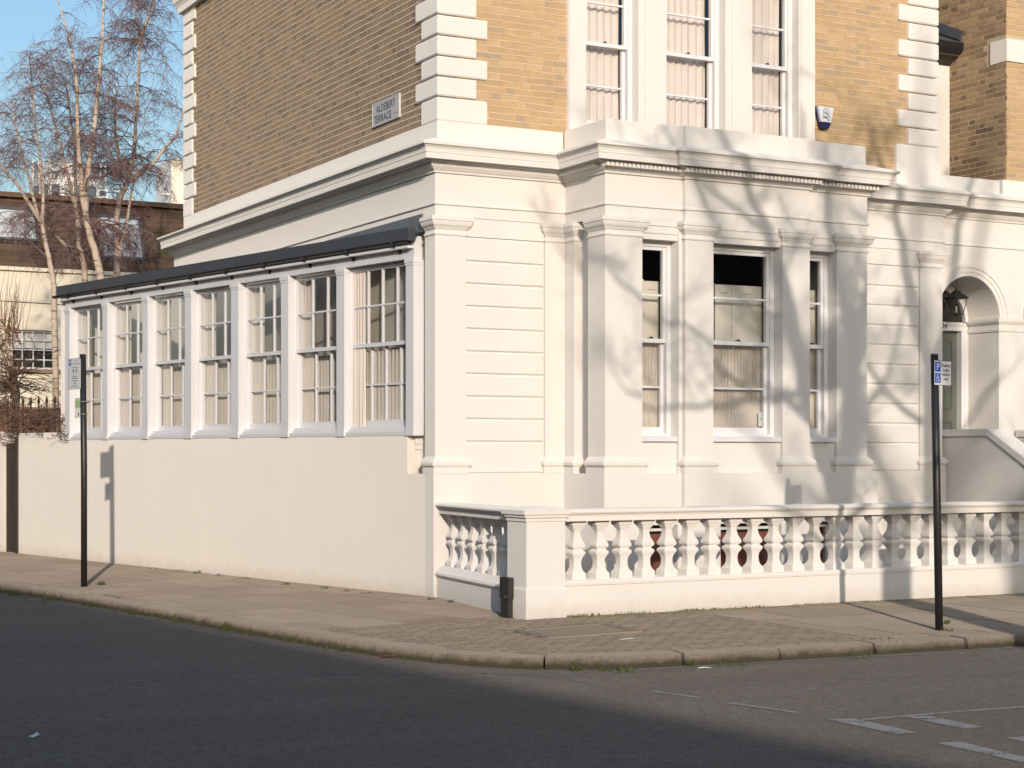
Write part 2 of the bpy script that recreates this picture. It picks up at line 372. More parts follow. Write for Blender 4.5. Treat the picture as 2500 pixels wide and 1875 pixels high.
def place(me, name, parent=None, loc=None, rot=None, scale=None, kind=None):
    o = bpy.data.objects.new(name, me); C.objects.link(o)
    if parent is not None: o.parent = parent
    if loc: o.location = loc
    if rot: o.rotation_euler = rot
    if scale: o.scale = scale
    if kind: o['kind'] = kind
    return o
def tag(o, label=None, cat=None, group=None, kind=None):
    if label: o['label'] = label
    if cat: o['category'] = cat
    if group: o['group'] = group
    if kind: o['kind'] = kind
    return o
def thing(name, label, cat, loc=(0,0,0), rz=0, group=None):
    o = bpy.data.objects.new(name, None); C.objects.link(o)
    o.location = loc; o.rotation_euler = (0, 0, rz); o.empty_display_size = .2
    return tag(o, label, cat, group)
def text(txt, name, h, m, parent, org, u, w, depth=.002, width=None, align='CENTER'):
    # flat lettering as a mesh: capital height h, optional total width
    cu = bpy.data.curves.new('lettering', 'FONT'); cu.body = txt; cu.align_x = align; cu.size = 1; cu.extrude = .004; cu.resolution_u = 3
    tmp = bpy.data.objects.new('lettering', cu); C.objects.link(tmp)
    me = bpy.data.meshes.new_from_object(tmp); bpy.data.objects.remove(tmp); me.name = 'lettering'
    xs = [v.co.x for v in me.vertices]; kx = h/.69
    if width: kx = width/max(1e-6, max(xs)-min(xs))
    u = Vector(u).normalized(); w = Vector(w).normalized(); n = u.cross(w)
    ky = h/.69
    me.materials.clear(); me.materials.append(M_[m])
    for v in me.vertices:
        p = Vector(org)+u*(v.co.x*kx)+w*(v.co.y*ky)+n*(depth*(1 if v.co.z > 0 else 0)); v.co = p
    return place(me, name, parent)
def quadbox(mb, org, u, w, a0, a1, b0, b1, d0, d1):
    u = Vector(u).normalized(); w = Vector(w).normalized(); n = u.cross(w); o = Vector(org); vs = []
    for d in (d0, d1):
        for a, b in ((a0,b0),(a1,b0),(a1,b1),(a0,b1)): vs.append(o+u*a+w*b+n*d)
    mb.add(vs, [(3,2,1,0),(4,5,6,7),(0,1,5,4),(1,2,6,5),(2,3,7,6),(3,0,4,7)]); return mb

# ------------------------------------------------------------------ ground
KERB = [(-7.0,24.0),(-5.55,16.0),(-4.55,10.0),(-3.63,4.67),(-3.32,3.31),(-3.07,1.6),(-2.87,.3),(-2.72,-1.0),(-2.57,-2.0),(-2.43,-3.0),(-2.29,-3.70),(-2.12,-4.20),(-1.88,-4.70),(-1.57,-5.06),(-1.14,-5.28),(-.66,-5.39),(.46,-5.50),(1.4,-5.555),(2.35,-5.60),(3.2,-5.64),(9.0,-5.85),(30.0,-6.6)]
def offs(path, o):
    r = []
    for i in range(len(path)):
        ns = []
        for a, b in ((i-1, i), (i, i+1)):
            if a < 0 or b >= len(path): continue
            d = Vector((path[b][0]-path[a][0], path[b][1]-path[a][1])).normalized(); ns.append(Vector((d.y, -d.x)))
        m = ns[0] if len(ns) == 1 else (ns[0]+ns[1])/(1+ns[0].dot(ns[1]))
        r.append((path[i][0]+m.x*o, path[i][1]+m.y*o))
    return r
KIN = offs(KERB, -.21)                                       # inner edge of the kerb stones
def kdist(x, y, path=KERB):
    best = 9
    for a, b in zip(path, path[1:]):
        ax, ay = a; bx, by = b; dx, dy = bx-ax, by-ay
        tt = max(0, min(1, ((x-ax)*dx+(y-ay)*dy)/(dx*dx+dy*dy)))
        best = min(best, math.hypot(x-ax-tt*dx, y-ay-tt*dy))
    return best
def pz(x, y): return -.044+.04*min(1, kdist(x, y)/2.3)

ROADZ = -.14
mb = MB(); n = 12
mb.add([(-400,-400,ROADZ),(400,-400,ROADZ),(400,400,ROADZ),(-400,400,ROADZ)], [(0,1,2,3)])
road = tag(mb.build('road', 'asphalt'), 'dark worn asphalt road rounding the corner', None, kind='structure')

mb = MB()                                                    # earth bed under slabs and gardens
poly = KIN + [(30.0, 60.0), (-7.0, 60.0)]
mb.prism(poly, -.20, -.062)
pavement = tag(mb.build('pavement', 'earth'), 'grey flagged pavement with granite kerb', None, kind='structure')

# kerb stones
stones = []
acc = 0; L = [0]
for a, b in zip(KERB, KERB[1:]): L.append(L[-1]+math.hypot(b[0]-a[0], b[1]-a[1]))
def along(sv):
    for i in range(len(L)-1):
        if sv <= L[i+1]:
            k = (sv-L[i])/(L[i+1]-L[i]); a, b = KERB[i], KERB[i+1]; c, d = KIN[i], KIN[i+1]
            return (a[0]+(b[0]-a[0])*k, a[1]+(b[1]-a[1])*k), (c[0]+(d[0]-c[0])*k, c[1]+(d[1]-c[1])*k)
    return KERB[-1], KIN[-1]
sv = 0.0
rk = random.Random(3)
while sv < L[-1]-.5:
    ln = rk.uniform(.82, 1.25); e = min(sv+ln, L[-1]); g = .013
    m = max(2, int((e-sv)/.22)+1); mb = MB(); rings = []
    dz = rk.uniform(-.006, .008); out = rk.uniform(-.012, .012)
    for i in range(m+1):
        q = sv+g+(e-sv-2*g)*i/m
        A, B = along(q); d = Vector((A[0]-B[0], A[1]-B[1])).normalized()
        o = Vector(A)+d*(out+rk.uniform(-.007,.007)); z = -.042+dz+rk.uniform(-.005,.005)
        if i in (0, m): z -= .004
        P = lambda t_, zz: (o.x-d.x*t_, o.y-d.y*t_, zz)
        rings.append([P(-.012,-.30), P(-.010,-.10), P(.0,z-.020), P(.006,z-.006), P(.018,z), P(.20,z+.004), P(.20,-.30)])
    k = 7; vs = [p for r in rings for p in r]
    fs = [(i*k+j,(i)*k+j+1,(i+1)*k+j+1,(i+1)*k+j) for i in range(m) for j in range(k-1)]
    fs += [tuple(range(k)), tuple(m*k+j for j in range(k-1,-1,-1))]
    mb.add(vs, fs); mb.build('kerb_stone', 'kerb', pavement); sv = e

def clip(poly, p, nrm):
    r = []
    for i in range(len(poly)):
        a, b = poly[i], poly[(i+1) % len(poly)]
        da = (a[0]-p[0])*nrm[0]+(a[1]-p[1])*nrm[1]; db = (b[0]-p[0])*nrm[0]+(b[1]-p[1])*nrm[1]
        if da >= 0: r.append(a)
        if (da >= 0) != (db >= 0):
            k = da/(da-db); r.append((a[0]+(b[0]-a[0])*k, a[1]+(b[1]-a[1])*k))
    return r
def inside(x, y):
    best = 1e9; sg = 0
    for (ax, ay), (bx, by) in zip(KIN, KIN[1:]):
        dx, dy = bx-ax, by-ay; tt = max(0, min(1, ((x-ax)*dx+(y-ay)*dy)/(dx*dx+dy*dy)))
        d = math.hypot(x-ax-tt*dx, y-ay-tt*dy)
        if d < best: best = d; sg = dx*(y-ay)-dy*(x-ax)
    return sg > 0
def kclip(poly):
    if not any(inside(*p) for p in poly): return None
    cx = sum(p[0] for p in poly)/len(poly); cy = sum(p[1] for p in poly)/len(poly)
    for a, b in zip(KIN, KIN[1:]):
        mx, my = (a[0]+b[0])/2, (a[1]+b[1])/2
        if math.hypot(mx-cx, my-cy) > 1.2+math.hypot(b[0]-a[0], b[1]-a[1])/2: continue
        d = (b[0]-a[0], b[1]-a[1]); poly = clip(poly, (a[0]-d[1]*-.0, a[1]), (-d[1]*1.0, d[0]*1.0))
        if len(poly) < 3: return None
    return poly
def area(p): return abs(sum(p[i][0]*p[(i+1)%len(p)][1]-p[(i+1)%len(p)][0]*p[i][1] for i in range(len(p))))/2
def shrink(p, g):
    cx = sum(q[0] for q in p)/len(p); cy = sum(q[1] for q in p)/len(p)
    r = []
    for x, y in p:
        d = math.hypot(x-cx, y-cy) or 1; k = max(0, 1-g*1.3/d); r.append((cx+(x-cx)*k, cy+(y-cy)*k))
    return r
def slab(poly, name, m, g=.012, jit=.0014, stuff=None):
    if not poly or area(poly) < .004: return
    poly = shrink(poly, g); t0 = random.uniform(-jit, jit)
    zt = [pz(x, y)+t0+random.uniform(-jit*.5, jit*.5) for x, y in poly]
    if stuff is not None: stuff.prism(poly, -.10, 0, zt); return
    mb = MB(); mb.prism(poly, -.10, 0, zt); mb.build(name, m, pavement)
XS = 1.42                                                    # where the flags of the front pavement begin
def blockzone(x, y): return y < -2.3 and x < XS-.09*(y+2.7)
# left pavement flags: rows run along the wall
dv = Vector((-.185, 1)).normalized(); du = Vector((dv.y, -dv.x))
org = Vector((-2.62, -2.3))
for r in range(-6, 6):
    wd = .61
    s0 = -.3*(r % 2)
    sv = s0
    while sv < 22:
        ln = random.choice((.61, .76, .91, .61))
        P = lambda a, b: tuple(org+du*a+dv*b)
        q = [P(r*wd, sv), P((r+1)*wd, sv), P((r+1)*wd, sv+ln), P(r*wd, sv+ln)]
        sv += ln
        cx = sum(p[0] for p in q)/4; cy = sum(p[1] for p in q)/4
        if cx > .5 or cx < -6.4 or cx > -.2*cy+.6 or sv > 16 and cx < -9: continue
        q = clip(q, (0, -2.3), (0, 1))
        if len(q) < 3: continue
        # keep the road side of the kerb's inner line out
        q = kclip(q)
        if q and area(q) > .02:
            cx = sum(p[0] for p in q)/len(q); cy = sum(p[1] for p in q)/len(q)
            if -1.62 < cx < -1.2 and 1.5 < cy < 2.5 and False: continue
            slab(q, 'paving_flag', 'flag')
# front pavement flags
ys = [-5.75, -5.12, -4.52, -3.72, -3.10, -2.60]
for r, (ya, yb_) in enumerate(zip(ys, ys[1:])):
    x = XS-.5-.35*(r % 2)
    while x < 11:
        ln = random.choice((.6, .75, .9, .75)); x1 = x+ln
        sk = -.035
        q = [(x, ya+sk*x), (x1, ya+sk*x1), (x1, yb_+sk*.3*x1), (x, yb_+sk*.3*x)] if r == 0 else [(x, ya+sk*.3*x), (x1, ya+sk*.3*x1), (x1, yb_+sk*.3*x1), (x, yb_+sk*.3*x)]
        q = clip(q, (XS, -2.7), (1, .09)); x = x1
        if len(q) < 3: continue
        q = kclip(q)
        if q: slab(q, 'paving_flag', 'flag')
# small blocks round the corner
cov = [(-.90,-4.04),(.10,-3.98),(.14,-3.30),(-.87,-3.38)]
def incover(x, y): return -.92 < x < .15 and -4.06 < y < -3.28
cand = []
y = -5.35; row = 0
while y < -2.2:
    x = -2.4-.1*(row % 2)+random.uniform(-.02, .02)
    while x < XS+.2:
        q = [(x, y+.03*x), (x+.2, y+.03*(x+.2)), (x+.2, y+.1+.03*(x+.2)), (x, y+.1+.03*x)]
        x += .2
        cx, cy = q[0][0]+.1, q[0][1]+.05
        if incover(cx, cy) or cx > -.0 and cy > -2.62 or cx > -.33 and cy > -2.60: continue
        if cy > -2.3: continue
        q = clip(q, (XS, -2.7), (-1, -.09))
        if len(q) < 3: continue
        q = kclip(q)
        if q and area(q) > .005: cand.append((math.hypot(cx-CAMP[0], cy-CAMP[1]), q))
    y += .1; row += 1
cand.sort(key=lambda c: c[0])
rest = MB()
for i, (_, q) in enumerate(cand):
    if i < 290: slab(q, 'paving_block', 'paver', .0085, .0012)
    else: slab(q, 'paving_block', 'paver', .0085, .0012, rest)
if rest.v: tag(rest.build('far_paving_blocks', 'paver', pavement), kind='stuff')
def cover(poly, name, inner, m1, m2):
    zz = lambda p: pz(*p)+.004
    mb = MB(); cx = sum(p[0] for p in poly)/4; cy = sum(p[1] for p in poly)/4
    inn = [(cx+(x-cx)*inner, cy+(y-cy)*inner) for x, y in poly]
    for i in range(4):
        q = [poly[i], poly[(i+1)%4], inn[(i+1)%4], inn[i]]; mb.prism(q, -.10, 0, [zz(p) for p in q])
    o = mb.build('inspection_cover', m1, pavement)
    mb = MB(); mb.prism(inn, -.10, 0, [zz(p)-.006 for p in inn]); mb.build('cover_infill', m2, o)
cover(cov, 'inspection_cover', .84, 'coverframe', 'paver')
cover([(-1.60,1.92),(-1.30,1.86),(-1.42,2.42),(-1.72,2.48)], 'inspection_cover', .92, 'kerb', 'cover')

# road paint
def mark(poly, m, name='road_marking', z=.004):
    mb = MB(); mb.add([(x, y, ROADZ+z) for x, y in poly], [tuple(range(len(poly)))]); o = mb.build(name, m, road); return o
def strip(path, w, m, z=.004):
    a = offs(path, w/2); b = offs(path, -w/2); mb = MB(); n = len(path)
    mb.add([(x, y, ROADZ+z) for x, y in a+b], [(i, i+1, n+i+1, n+i) for i in range(n-1)]); mb.build('road_marking', m, road)
for q in ([(-1.215,-8.17),(-1.04,-8.22),(-1.06,-8.84),(-1.21,-8.83)], [(-.70,-8.32),(-.54,-8.37),(-.56,-8.87),(-.715,-8.87)], [(-1.227,-9.18),(-1.07,-9.22),(-1.12,-9.88),(-1.25,-9.88)], [(-.74,-9.245),(-.58,-9.27),(-.60,-9.85),(-.75,-9.85)]): mark(q, 'line', 'give_way_dash')
strip([(-1.02,-8.285),(-.2,-8.32),(.6,-8.40),(3.0,-8.55)], .05, 'line')
strip([(-1.47,-6.54),(-1.36,-6.98)], .05, 'line'); strip([(-1.33,-7.28),(-1.20,-7.84)], .05, 'line')
strip([(-2.0,-5.15),(-1.72,-5.52),(-1.62,-6.0)], .03, 'line_thin')
strip([(-1.2,-5.50),(-.55,-5.49),(.98,-5.60),(1.92,-5.72),(2.12,-5.84)], .035, 'line')
strip([(2.45,-5.72),(2.80,-5.72)], .04, 'line')
strip([(-3.88,3.48),(-3.56,3.39),(-3.14,1.48),(-2.93,-.15),(-2.66,-1.6),(-2.42,-2.9),(-2.15,-3.9),(-1.85,-4.75)], .035, 'line_thin')
strip([(-4.71,-4.22),(-4.06,-4.285),(-3.40,-4.42),(-2.6,-4.80),(-2.0,-5.10)], .025, 'line_thin')

M_['tar'] = worn_paint('dark_tar_seam', (.045, .042, .04), .48)
strip([(-4.06,-4.305),(-3.40,-4.44),(-2.6,-4.83),(-2.0,-5.13),(-1.2,-5.9),(-.2,-6.6),(1.5,-7.1)], .012, 'tar', .003)

# ------------------------------------------------------------------ the corner house
house = thing('corner_house', 'cream stucco and yellow brick corner house with a columned bay and white quoins', 'house')
YC, YO = -.92, -.861                                         # front planes of the bay: middle, outer
BX0, BX1, BX2, BX3 = 1.636, 2.645, 4.385, 5.295
HR = 7.28
ENT = [(0,9.27),(0,0),(BX0,0),(BX0,YO),(BX1,YO),(BX1,YC),(BX2,YC),(BX2,YO),(BX3,YO),(BX3,0),(HR,0),(HR,.10)]
def zprof(pr): return pr
MB().sweep([(-.12,4.14),(-.004,4.14),(-.004,4.258),(.016,4.266),(.016,4.288),(0,4.296),(-.12,4.296)], ENT).build('architrave', 'cream', house)
MB().sweep([(-.12,4.296),(-.003,4.296),(-.003,4.607),(-.12,4.607)], ENT).build('frieze', 'cream', house)
corn = MB().sweep([(-.12,4.607),(.018,4.609),(.022,4.628),(.04,4.640),(.07,4.668),(.088,4.700),(.092,4.712),(.125,4.716),(.128,4.728),(.165,4.731),(.170,4.722),(.205,4.724),(.208,4.786),(.214,4.789),(.215,4.812),(.222,4.836),(.243,4.857),(.268,4.867),(.270,4.890),(-.03,4.995),(-.12,4.995)], ENT).build('cornice', 'cream', house)
dm = MB().box(-.0175,.0175,-.05,.02,-.023,.023).mesh('dentil', 'cream')
def dents(a, b, o):
    a, b = Vector(a), Vector(b); d = (b-a); ln = d.length; d.normalize(); nr = Vector((d.y, -d.x)); k = int(ln/.0535)
    for i in range(k):
        p = a+d*(ln*(i+.5)/k)+nr*o
        place(dm, 'dentil', corn, (p.x, p.y, 4.690), (0, 0, math.atan2(d.y, d.x)))
dents((BX0,0-.1), (BX0,YO), .088); dents((BX0-.07,YO), (BX1-.09,YO), .088); dents((BX1-.08,YC), (BX2+.08,YC), .088); dents((BX2+.10,YO), (BX3+.07,YO), .088)
BLK = [(.05,8.93),(.05,.05),(BX0-.0,.05)]
MB().sweep([(-.1,4.97),(0,4.97),(0,5.19),(-.1,5.195)], BLK).build('blocking_course', 'cream', house)
MB().sweep([(-.3,4.97),(-.018,4.97),(-.018,5.205),(-.30,5.21)], [(BX0,.05),(BX0,YO),(BX1,YO),(BX1,YC),(BX2,YC),(BX2,YO),(BX3,YO),(BX3,.05)]).build('bay_parapet', 'cream', house)
MB().box(BX0+.2,BX3-.2,YO+.2,.1,5.0,5.12).build('bay_roof', 'lead', house)
MB().sweep([(-.1,4.97),(0,4.97),(0,5.485),(-.1,5.485)], [(6.523,.2),(6.523,.035),(7.25,.035),(7.25,.35)]).build('quoin_base', 'cream', house)
# ground-floor walls
MB().box(.09,.28,.24,9.25,-.25,4.2).build('side_wall', 'cream', house)
for a, b in ((.28,1.70),(5.2,7.24)): MB().box(a,b,.036,.33,-.25,4.2).build('front_wall', 'cream', house)
for a, b in ((BX0+.104,2.0),(4.9,BX3-.03)): MB().box(a,b,YO+.30,.0355,-.25,4.2).build('bay_side_wall', 'cream', house)
CAP = [(0,3.93),(.012,3.936),(.016,3.95),(.012,3.962),(.0,3.968),(.0,3.998),(.012,4.004),(.02,4.02),(.045,4.045),(.055,4.07),(.058,4.088),(.068,4.092),(.068,4.136),(0,4.139)]
BAS = [(.03,1.334),(.03,1.405),(.038,1.410),(.052,1.425),(.056,1.45),(.048,1.475),(.03,1.486),(.026,1.498),(.012,1.505),(0,1.52)]
def pilaster(x0, x1, yf, yb, sides=(1, 1)):
    p = MB().box(x0, x1, yf, yb, 1.50, 3.94).build('pilaster', 'cream', house)
    path = [(x0,yb),(x0,yf),(x1,yf),(x1,yb)]
    MB().sweep(CAP, path).build('capital', 'cream', p)
    b = MB().sweep(BAS, path); b.box(x0,x1,yf,yb,1.334,1.51); b.build('pilaster_base', 'cream', p)
    return p
pilaster(0, .376, 0, .25); pilaster(1.376, BX0-.004, .0, .06); pilaster(6.885, 7.255, 0, .06)
pilaster(BX0, BX0+.10, -.20, .03)
pilaster(BX0, 2.115, YO, -.50); pilaster(BX1, 3.025, YC, -.60); pilaster(3.993, BX2, YC, -.60); pilaster(4.83, BX3-.01, YO, -.50)
for a, b in ((2.60,BX1+.001),(BX2+.002,BX2+.014)): MB().box(a,b,YO+.004,-.55,1.334,4.13).build('bay_wall_strip', 'cream', house)
# heads and aprons between the bay piers, plinth with the three basement openings
for x0, x1, yf in ((2.115,2.60,YO), (3.025,3.993,YC), (4.399,4.83,YO)):
    mb = MB(); mb.box(x0-.01,x1+.01,yf+.030,yf+.28,3.925,4.145); mb.box(x0-.01,x1+.01,yf+.018,yf+.031,3.992,4.145); mb.box(x0-.01,x1+.01,yf+.006,yf+.0185,4.075,4.145); mb.build('window_head', 'cream', house)
    mb = MB(); mb.box(x0-.01,x1+.01,yf+.055,yf+.28,1.334,1.70); mb.build('apron_panel', 'cream', house)
    MB().cbox(x0+.002,x1-.002,yf+.012,yf+.26,1.685,1.742,.008).build('stone_sill', 'timber', house)
PL = .034
bw = {'a': (2.16, 2.56, .0, .765), 'b': (3.10, 3.95, .0, .765), 'c': (4.44, 4.79, .0, .765)}
mb = MB()
mb.wall(BX0-PL,BX1-PL,-.25,1.334,YO-PL,-.55,[bw['a']]); mb.wall(BX1-PL+.0005,BX2+PL,-.25,1.333,YC-PL,-.62,[bw['b']]); mb.wall(BX2+PL+.0005,5.42,-.25,1.334,YO-PL,-.55,[bw['c']])
mb.box(BX0-PL,BX0+.2,-.5495,.03,-.25,1.334); mb.box(5.15,5.42,-.5495,.03,-.25,1.334)
mb.box(-PL,BX0-PL-.0005,-PL,.06,-.25,1.332); mb.box(5.4205,HR+.01,-PL,.06,-.25,1.332); mb.box(-PL,.05,.0605,9.2,-.25,1.332)
mb.build('plinth', 'cream', house)
for k, yf in (('a', YO-PL), ('b', YC-PL), ('c', YO-PL)):
    x0, x1, z0, z1 = bw[k]; y = yf+.15
    f = MB(); f.box(x0,x1,y,y+.05,.69,.722); f.box(x0,x0+.03,y,y+.05,z0,.69); f.box(x1-.03,x1,y,y+.05,z0,.69); f.box(x0+.03,x1-.03,y+.01,y+.04,z0,z0+.03)
    f = f.build('basement_window', 'timber', house)
    MB().box(x0+.03,x1-.03,y+.020,y+.024,z0,.69).build('pane', 'glass', f)
    MB().box(x0,x1,y+.06,y+.08,z0,.655).build('blind', 'terracotta', f)
    MB().box(x0-.02,x1+.02,y+.10,y+.14,z0-.1,.80).build('basement_back', 'room', f)
# channelled stucco courses beside the bay
RZ = [1.334,1.682,1.931,2.179,2.428,2.675,2.923,3.171,3.419,3.667,3.935]
for x0, x1 in ((.376,1.376), (5.30,6.885)):
    for a, b in zip(RZ, RZ[1:]):
        MB().cbox(x0+.004,x1-.012,.012,.05,a+.009,b-.009,.012).build('stucco_course', 'cream', house)
    MB().box(x0+.004,x1-.012,.016,.05,3.938,4.145).build('stucco_course', 'cream', house)

# ---- windows
def sash_window(parent, x0, x1, z0, z1, y, rail, ub, lb, nv, jw=.05, st=.04, br=.075, bar=.011, m='timber', step=.045, latch=True, name='sash_window'):
    d = .13
    f = MB(); f.box(x0,x0+jw,y,y+d,z0,z1); f.box(x1-jw,x1,y,y+d,z0,z1); f.box(x0+jw,x1-jw,y,y+d,z1-jw,z1); f.box(x0+jw,x1-jw,y-.012,y+d,z0,z0+.03)
    win = f.build(name, m, parent)
    a, b = x0+jw, x1-jw
    def sash(ya, zl, zh, bot, top, bars):
        s = MB(); s.box(a,a+st,ya,ya+step-.004,zl,zh); s.box(b-st,b,ya,ya+step-.004,zl,zh); s.box(a+st,b-st,ya,ya+step-.004,zl,zl+bot); s.box(a+st,b-st,ya,ya+step-.004,zh-top,zh)
        s.build('sash', m, win)
        xi0, xi1, zi0, zi1 = a+st, b-st, zl+bot, zh-top
        xsv = [xi0+(xi1-xi0)*i/nv for i in range(nv+1)]; zsv = [zi0]+list(bars)+[zi1]
        for x in xsv[1:-1]: MB().box(x-bar,x+bar,ya+.004,ya+step-.010,zi0,zi1).build('glazing_bar', m, win)
        for z in bars: MB().box(xi0,xi1,ya+.006,ya+step-.012,z-bar,z+bar).build('glazing_bar', m, win)
        for i in range(nv):
            for j in range(len(zsv)-1):
                e = random.uniform(-.0015, .0015)
                p = MB(); xa, xb, za, zb = xsv[i]+bar*.5, xsv[i+1]-bar*.5, zsv[j]+bar*.5, zsv[j+1]-bar*.5; yy = ya+step*.5
                p.add([(xa,yy+e,za),(xb,yy-e,za),(xb,yy-e,zb),(xa,yy+e,zb),(xa,yy+e+.003,za),(xb,yy-e+.003,za),(xb,yy-e+.003,zb),(xa,yy+e+.003,zb)],[(0,1,2,3),(7,6,5,4)])
                p.build('pane', 'glass', win)
    sash(y+.018, rail-.022, z1-jw, .045, st, ub)
    sash(y+.018+step+.004, z0+.03, rail+.022, br, .04, lb)
    if latch:
        c = (a+b)/2
        MB().box(c-.03,c+.03,y+.03,y+.075,rail+.023,rail+.034).box(c-.008,c+.012,y+.02,y+.05,rail+.034,rail+.046).build('sash_latch', 'blackw', win)
    return win
def curtain(x0, x1, z0, z1, y, amp, wl, label, m='net', group=None, rot=None, sag=.0, frame=None, seed=0):
    rr = random.Random(seed); nx = max(8, int((x1-x0)/wl*7)); ph = rr.uniform(0, 6); ws = []
    x = []; a = 0
    for i in range(nx+1):
        u = i/nx; a += rr.uniform(.6, 1.4)
        x.append((x0+(x1-x0)*u, amp*math.sin(ph+a*2*math.pi/7)*rr.uniform(.7, 1.2)))
    zs = [z0, z0+(z1-z0)*.35, z0+(z1-z0)*.7, z1]
    mb = MB(); vs = []
    for q in (0, .004):
        for j, z in enumerate(zs):
            for i, (xx, o) in enumerate(x):
                vs.append((xx+.006*math.sin(j*2+i), y+q+o*(1.0-.12*j), z-(sag*math.sin(math.pi*i/nx) if j == 3 else 0)))
    k = nx+1; n4 = 4*k
    for s_ in (0, n4):
        for j in range(3):
            for i in range(nx):
                f = (s_+j*k+i, s_+j*k+i+1, s_+(j+1)*k+i+1, s_+(j+1)*k+i); mb.f.append(f if s_ == 0 else f[::-1])
    mb.v = vs
    o = mb.build('curtain', m, None, True)
    if frame is not None: o.matrix_world = frame
    return tag(o, label, 'curtain', group)

bay_w = ((2.115,2.60,YO,'left'), (3.025,3.993,YC,'middle'), (4.399,4.83,YO,'right'))
for (x0, x1, yf, wh) in bay_w:
    w = sash_window(house, x0+.004, x1-.004, 1.745, 3.922, yf+.16, 2.815, [3.325], [2.30], 1, jw=.055)
    y = yf+.34
    xs = {'left': [(2.14,2.36),(2.365,2.57)], 'middle': [(3.05,3.275),(3.30,3.53),(3.535,3.965)], 'right': [(4.42,4.60),(4.605,4.80)]}[wh]
    for i, (a, b) in enumerate(xs):
        s = MB().cbox(a,b,y+(.01 if i else 0),y+.03,2.79,3.50+.015*(i == 0),.006).build('shutter_leaf', 'shutter', w)
        MB().box((a+b)/2-.05,(a+b)/2+.05,y-.004+(.01 if i else 0),y+.002+(.01 if i else 0),3.400,3.405).build('shutter_slot', 'dead', s)
    curtain(x0+.03, x1-.03, 1.78, 2.80, yf+.315, .012, .045, {'left': 'finely pleated cream half curtain in the narrow bay window nearest the corner', 'middle': 'finely pleated cream half curtain in the wide middle bay window', 'right': 'finely pleated cream half curtain in the narrow bay window nearest the front door'}[wh], 'net', 'half curtains in the bay windows', seed=hash(wh) % 7+len(wh))
mb = MB(); quadbox(mb, (3.90,YC+.16+.115,1.93), (1,0,0), (0,0,1), -.05,.03,-.06,.10,-.0,.002)
st = mb.build('window_sticker', 'alarmgrey', house); mb = MB(); quadbox(mb, (3.895,YC+.16+.112,1.96), (1,0,0), (0,0,1), -.018,.018,-.02,.02,0,.002); mb.build('sticker_print', 'green', st)
# dark front room behind the bay
mb = MB(); mb.box(1.75,5.18,1.9,1.95,1.3,4.2); mb.box(1.75,1.80,-.35,1.9,1.3,4.2); mb.box(5.13,5.18,-.35,1.9,1.3,4.2); mb.box(1.8,5.13,-.45,1.9,1.2,1.3); mb.box(1.8,5.13,-.45,1.9,4.15,4.2); mb.build('front_room', 'room', house)
# first-floor triple window
SX = [(1.933,2.639),(3.03,3.872),(4.264,4.971)]
mb = MB(); mb.wall(1.702,5.22,4.99,7.65,.035,.30,[(a,b,5.30,7.32) for a, b in SX]); mb.build('window_surround', 'cream', house)
for x0, x1 in ((1.708,1.925),(2.72,2.965),(3.955,4.18),(5.0,5.20)):
    MB().box(x0,x1,.020,.0352,5.21,7.5).build('pilaster_strip', 'cream', house)
labs = ['gathered off-white curtain in the upstairs window nearest the corner', 'gathered off-white curtain in the wide middle upstairs window', 'gathered off-white curtain in the upstairs window nearest the alarm box']
for i, (a, b) in enumerate(SX):
    sash_window(house, a+.003, b-.003, 5.30, 7.32, .165, 6.285, [6.762], [5.812], 1, jw=.06)
    curtain(a+.04, b-.085, 5.32, 7.30, .335, .020, .10, labs[i], 'lace', 'upstairs curtains', seed=21+i)
mb = MB(); mb.box(1.70,5.22,.60,.65,5.1,7.6); mb.box(1.70,1.75,.301,.6,5.1,7.6); mb.box(5.17,5.22,.301,.6,5.1,7.6); mb.build('upper_room', 'room', house)

# ---- quoins
QZ = [5.455+.2238*i for i in range(14)]
def quoin_corner(front_long, z0, z1):
    fx, sy = (.665, .45) if front_long else (.53, .60)
    g = .008; c = .014; mb = MB()
    pr = [(-.12,z0+g),(-c,z0+g),(0,z0+g+c),(0,z1-g-c),(-c,z1-g),(-.12,z1-g)]
    mb.sweep(pr, [(.05,sy),(.05,.05),(fx,.05)]); mb.build('quoin', 'cream', house)
quoin_corner(True, 5.18, 5.455)
for i, (a, b) in enumerate(zip(QZ, QZ[1:])): quoin_corner(i % 2 == 1, a, b)
QR = [5.49+.2236*i for i in range(14)]
for i, (a, b) in enumerate(zip(QR, QR[1:])):
    x0 = 6.735 if i % 2 == 0 else 6.578
    g = .008; c = .014
    MB().sweep([(-.12,a+g),(-c,a+g),(0,a+g+c),(0,b-g-c),(-c,b-g),(-.12,b-g)], [(x0,.16),(x0,.05),(7.236,.05),(7.236,.45)]).build('quoin', 'cream', house)
for i, (a, b) in enumerate(zip([5.18]+QZ, QZ)):
    y0 = 8.54 if i % 2 == 0 else 8.41
    g = .008; c = .014
    MB().sweep([(-.12,a+g),(-c,a+g),(0,a+g+c),(0,b-g-c),(-c,b-g),(-.12,b-g)], [(.3,8.95),(.05,8.95),(.05,y0),(.2,y0)]).build('quoin', 'cream', house)

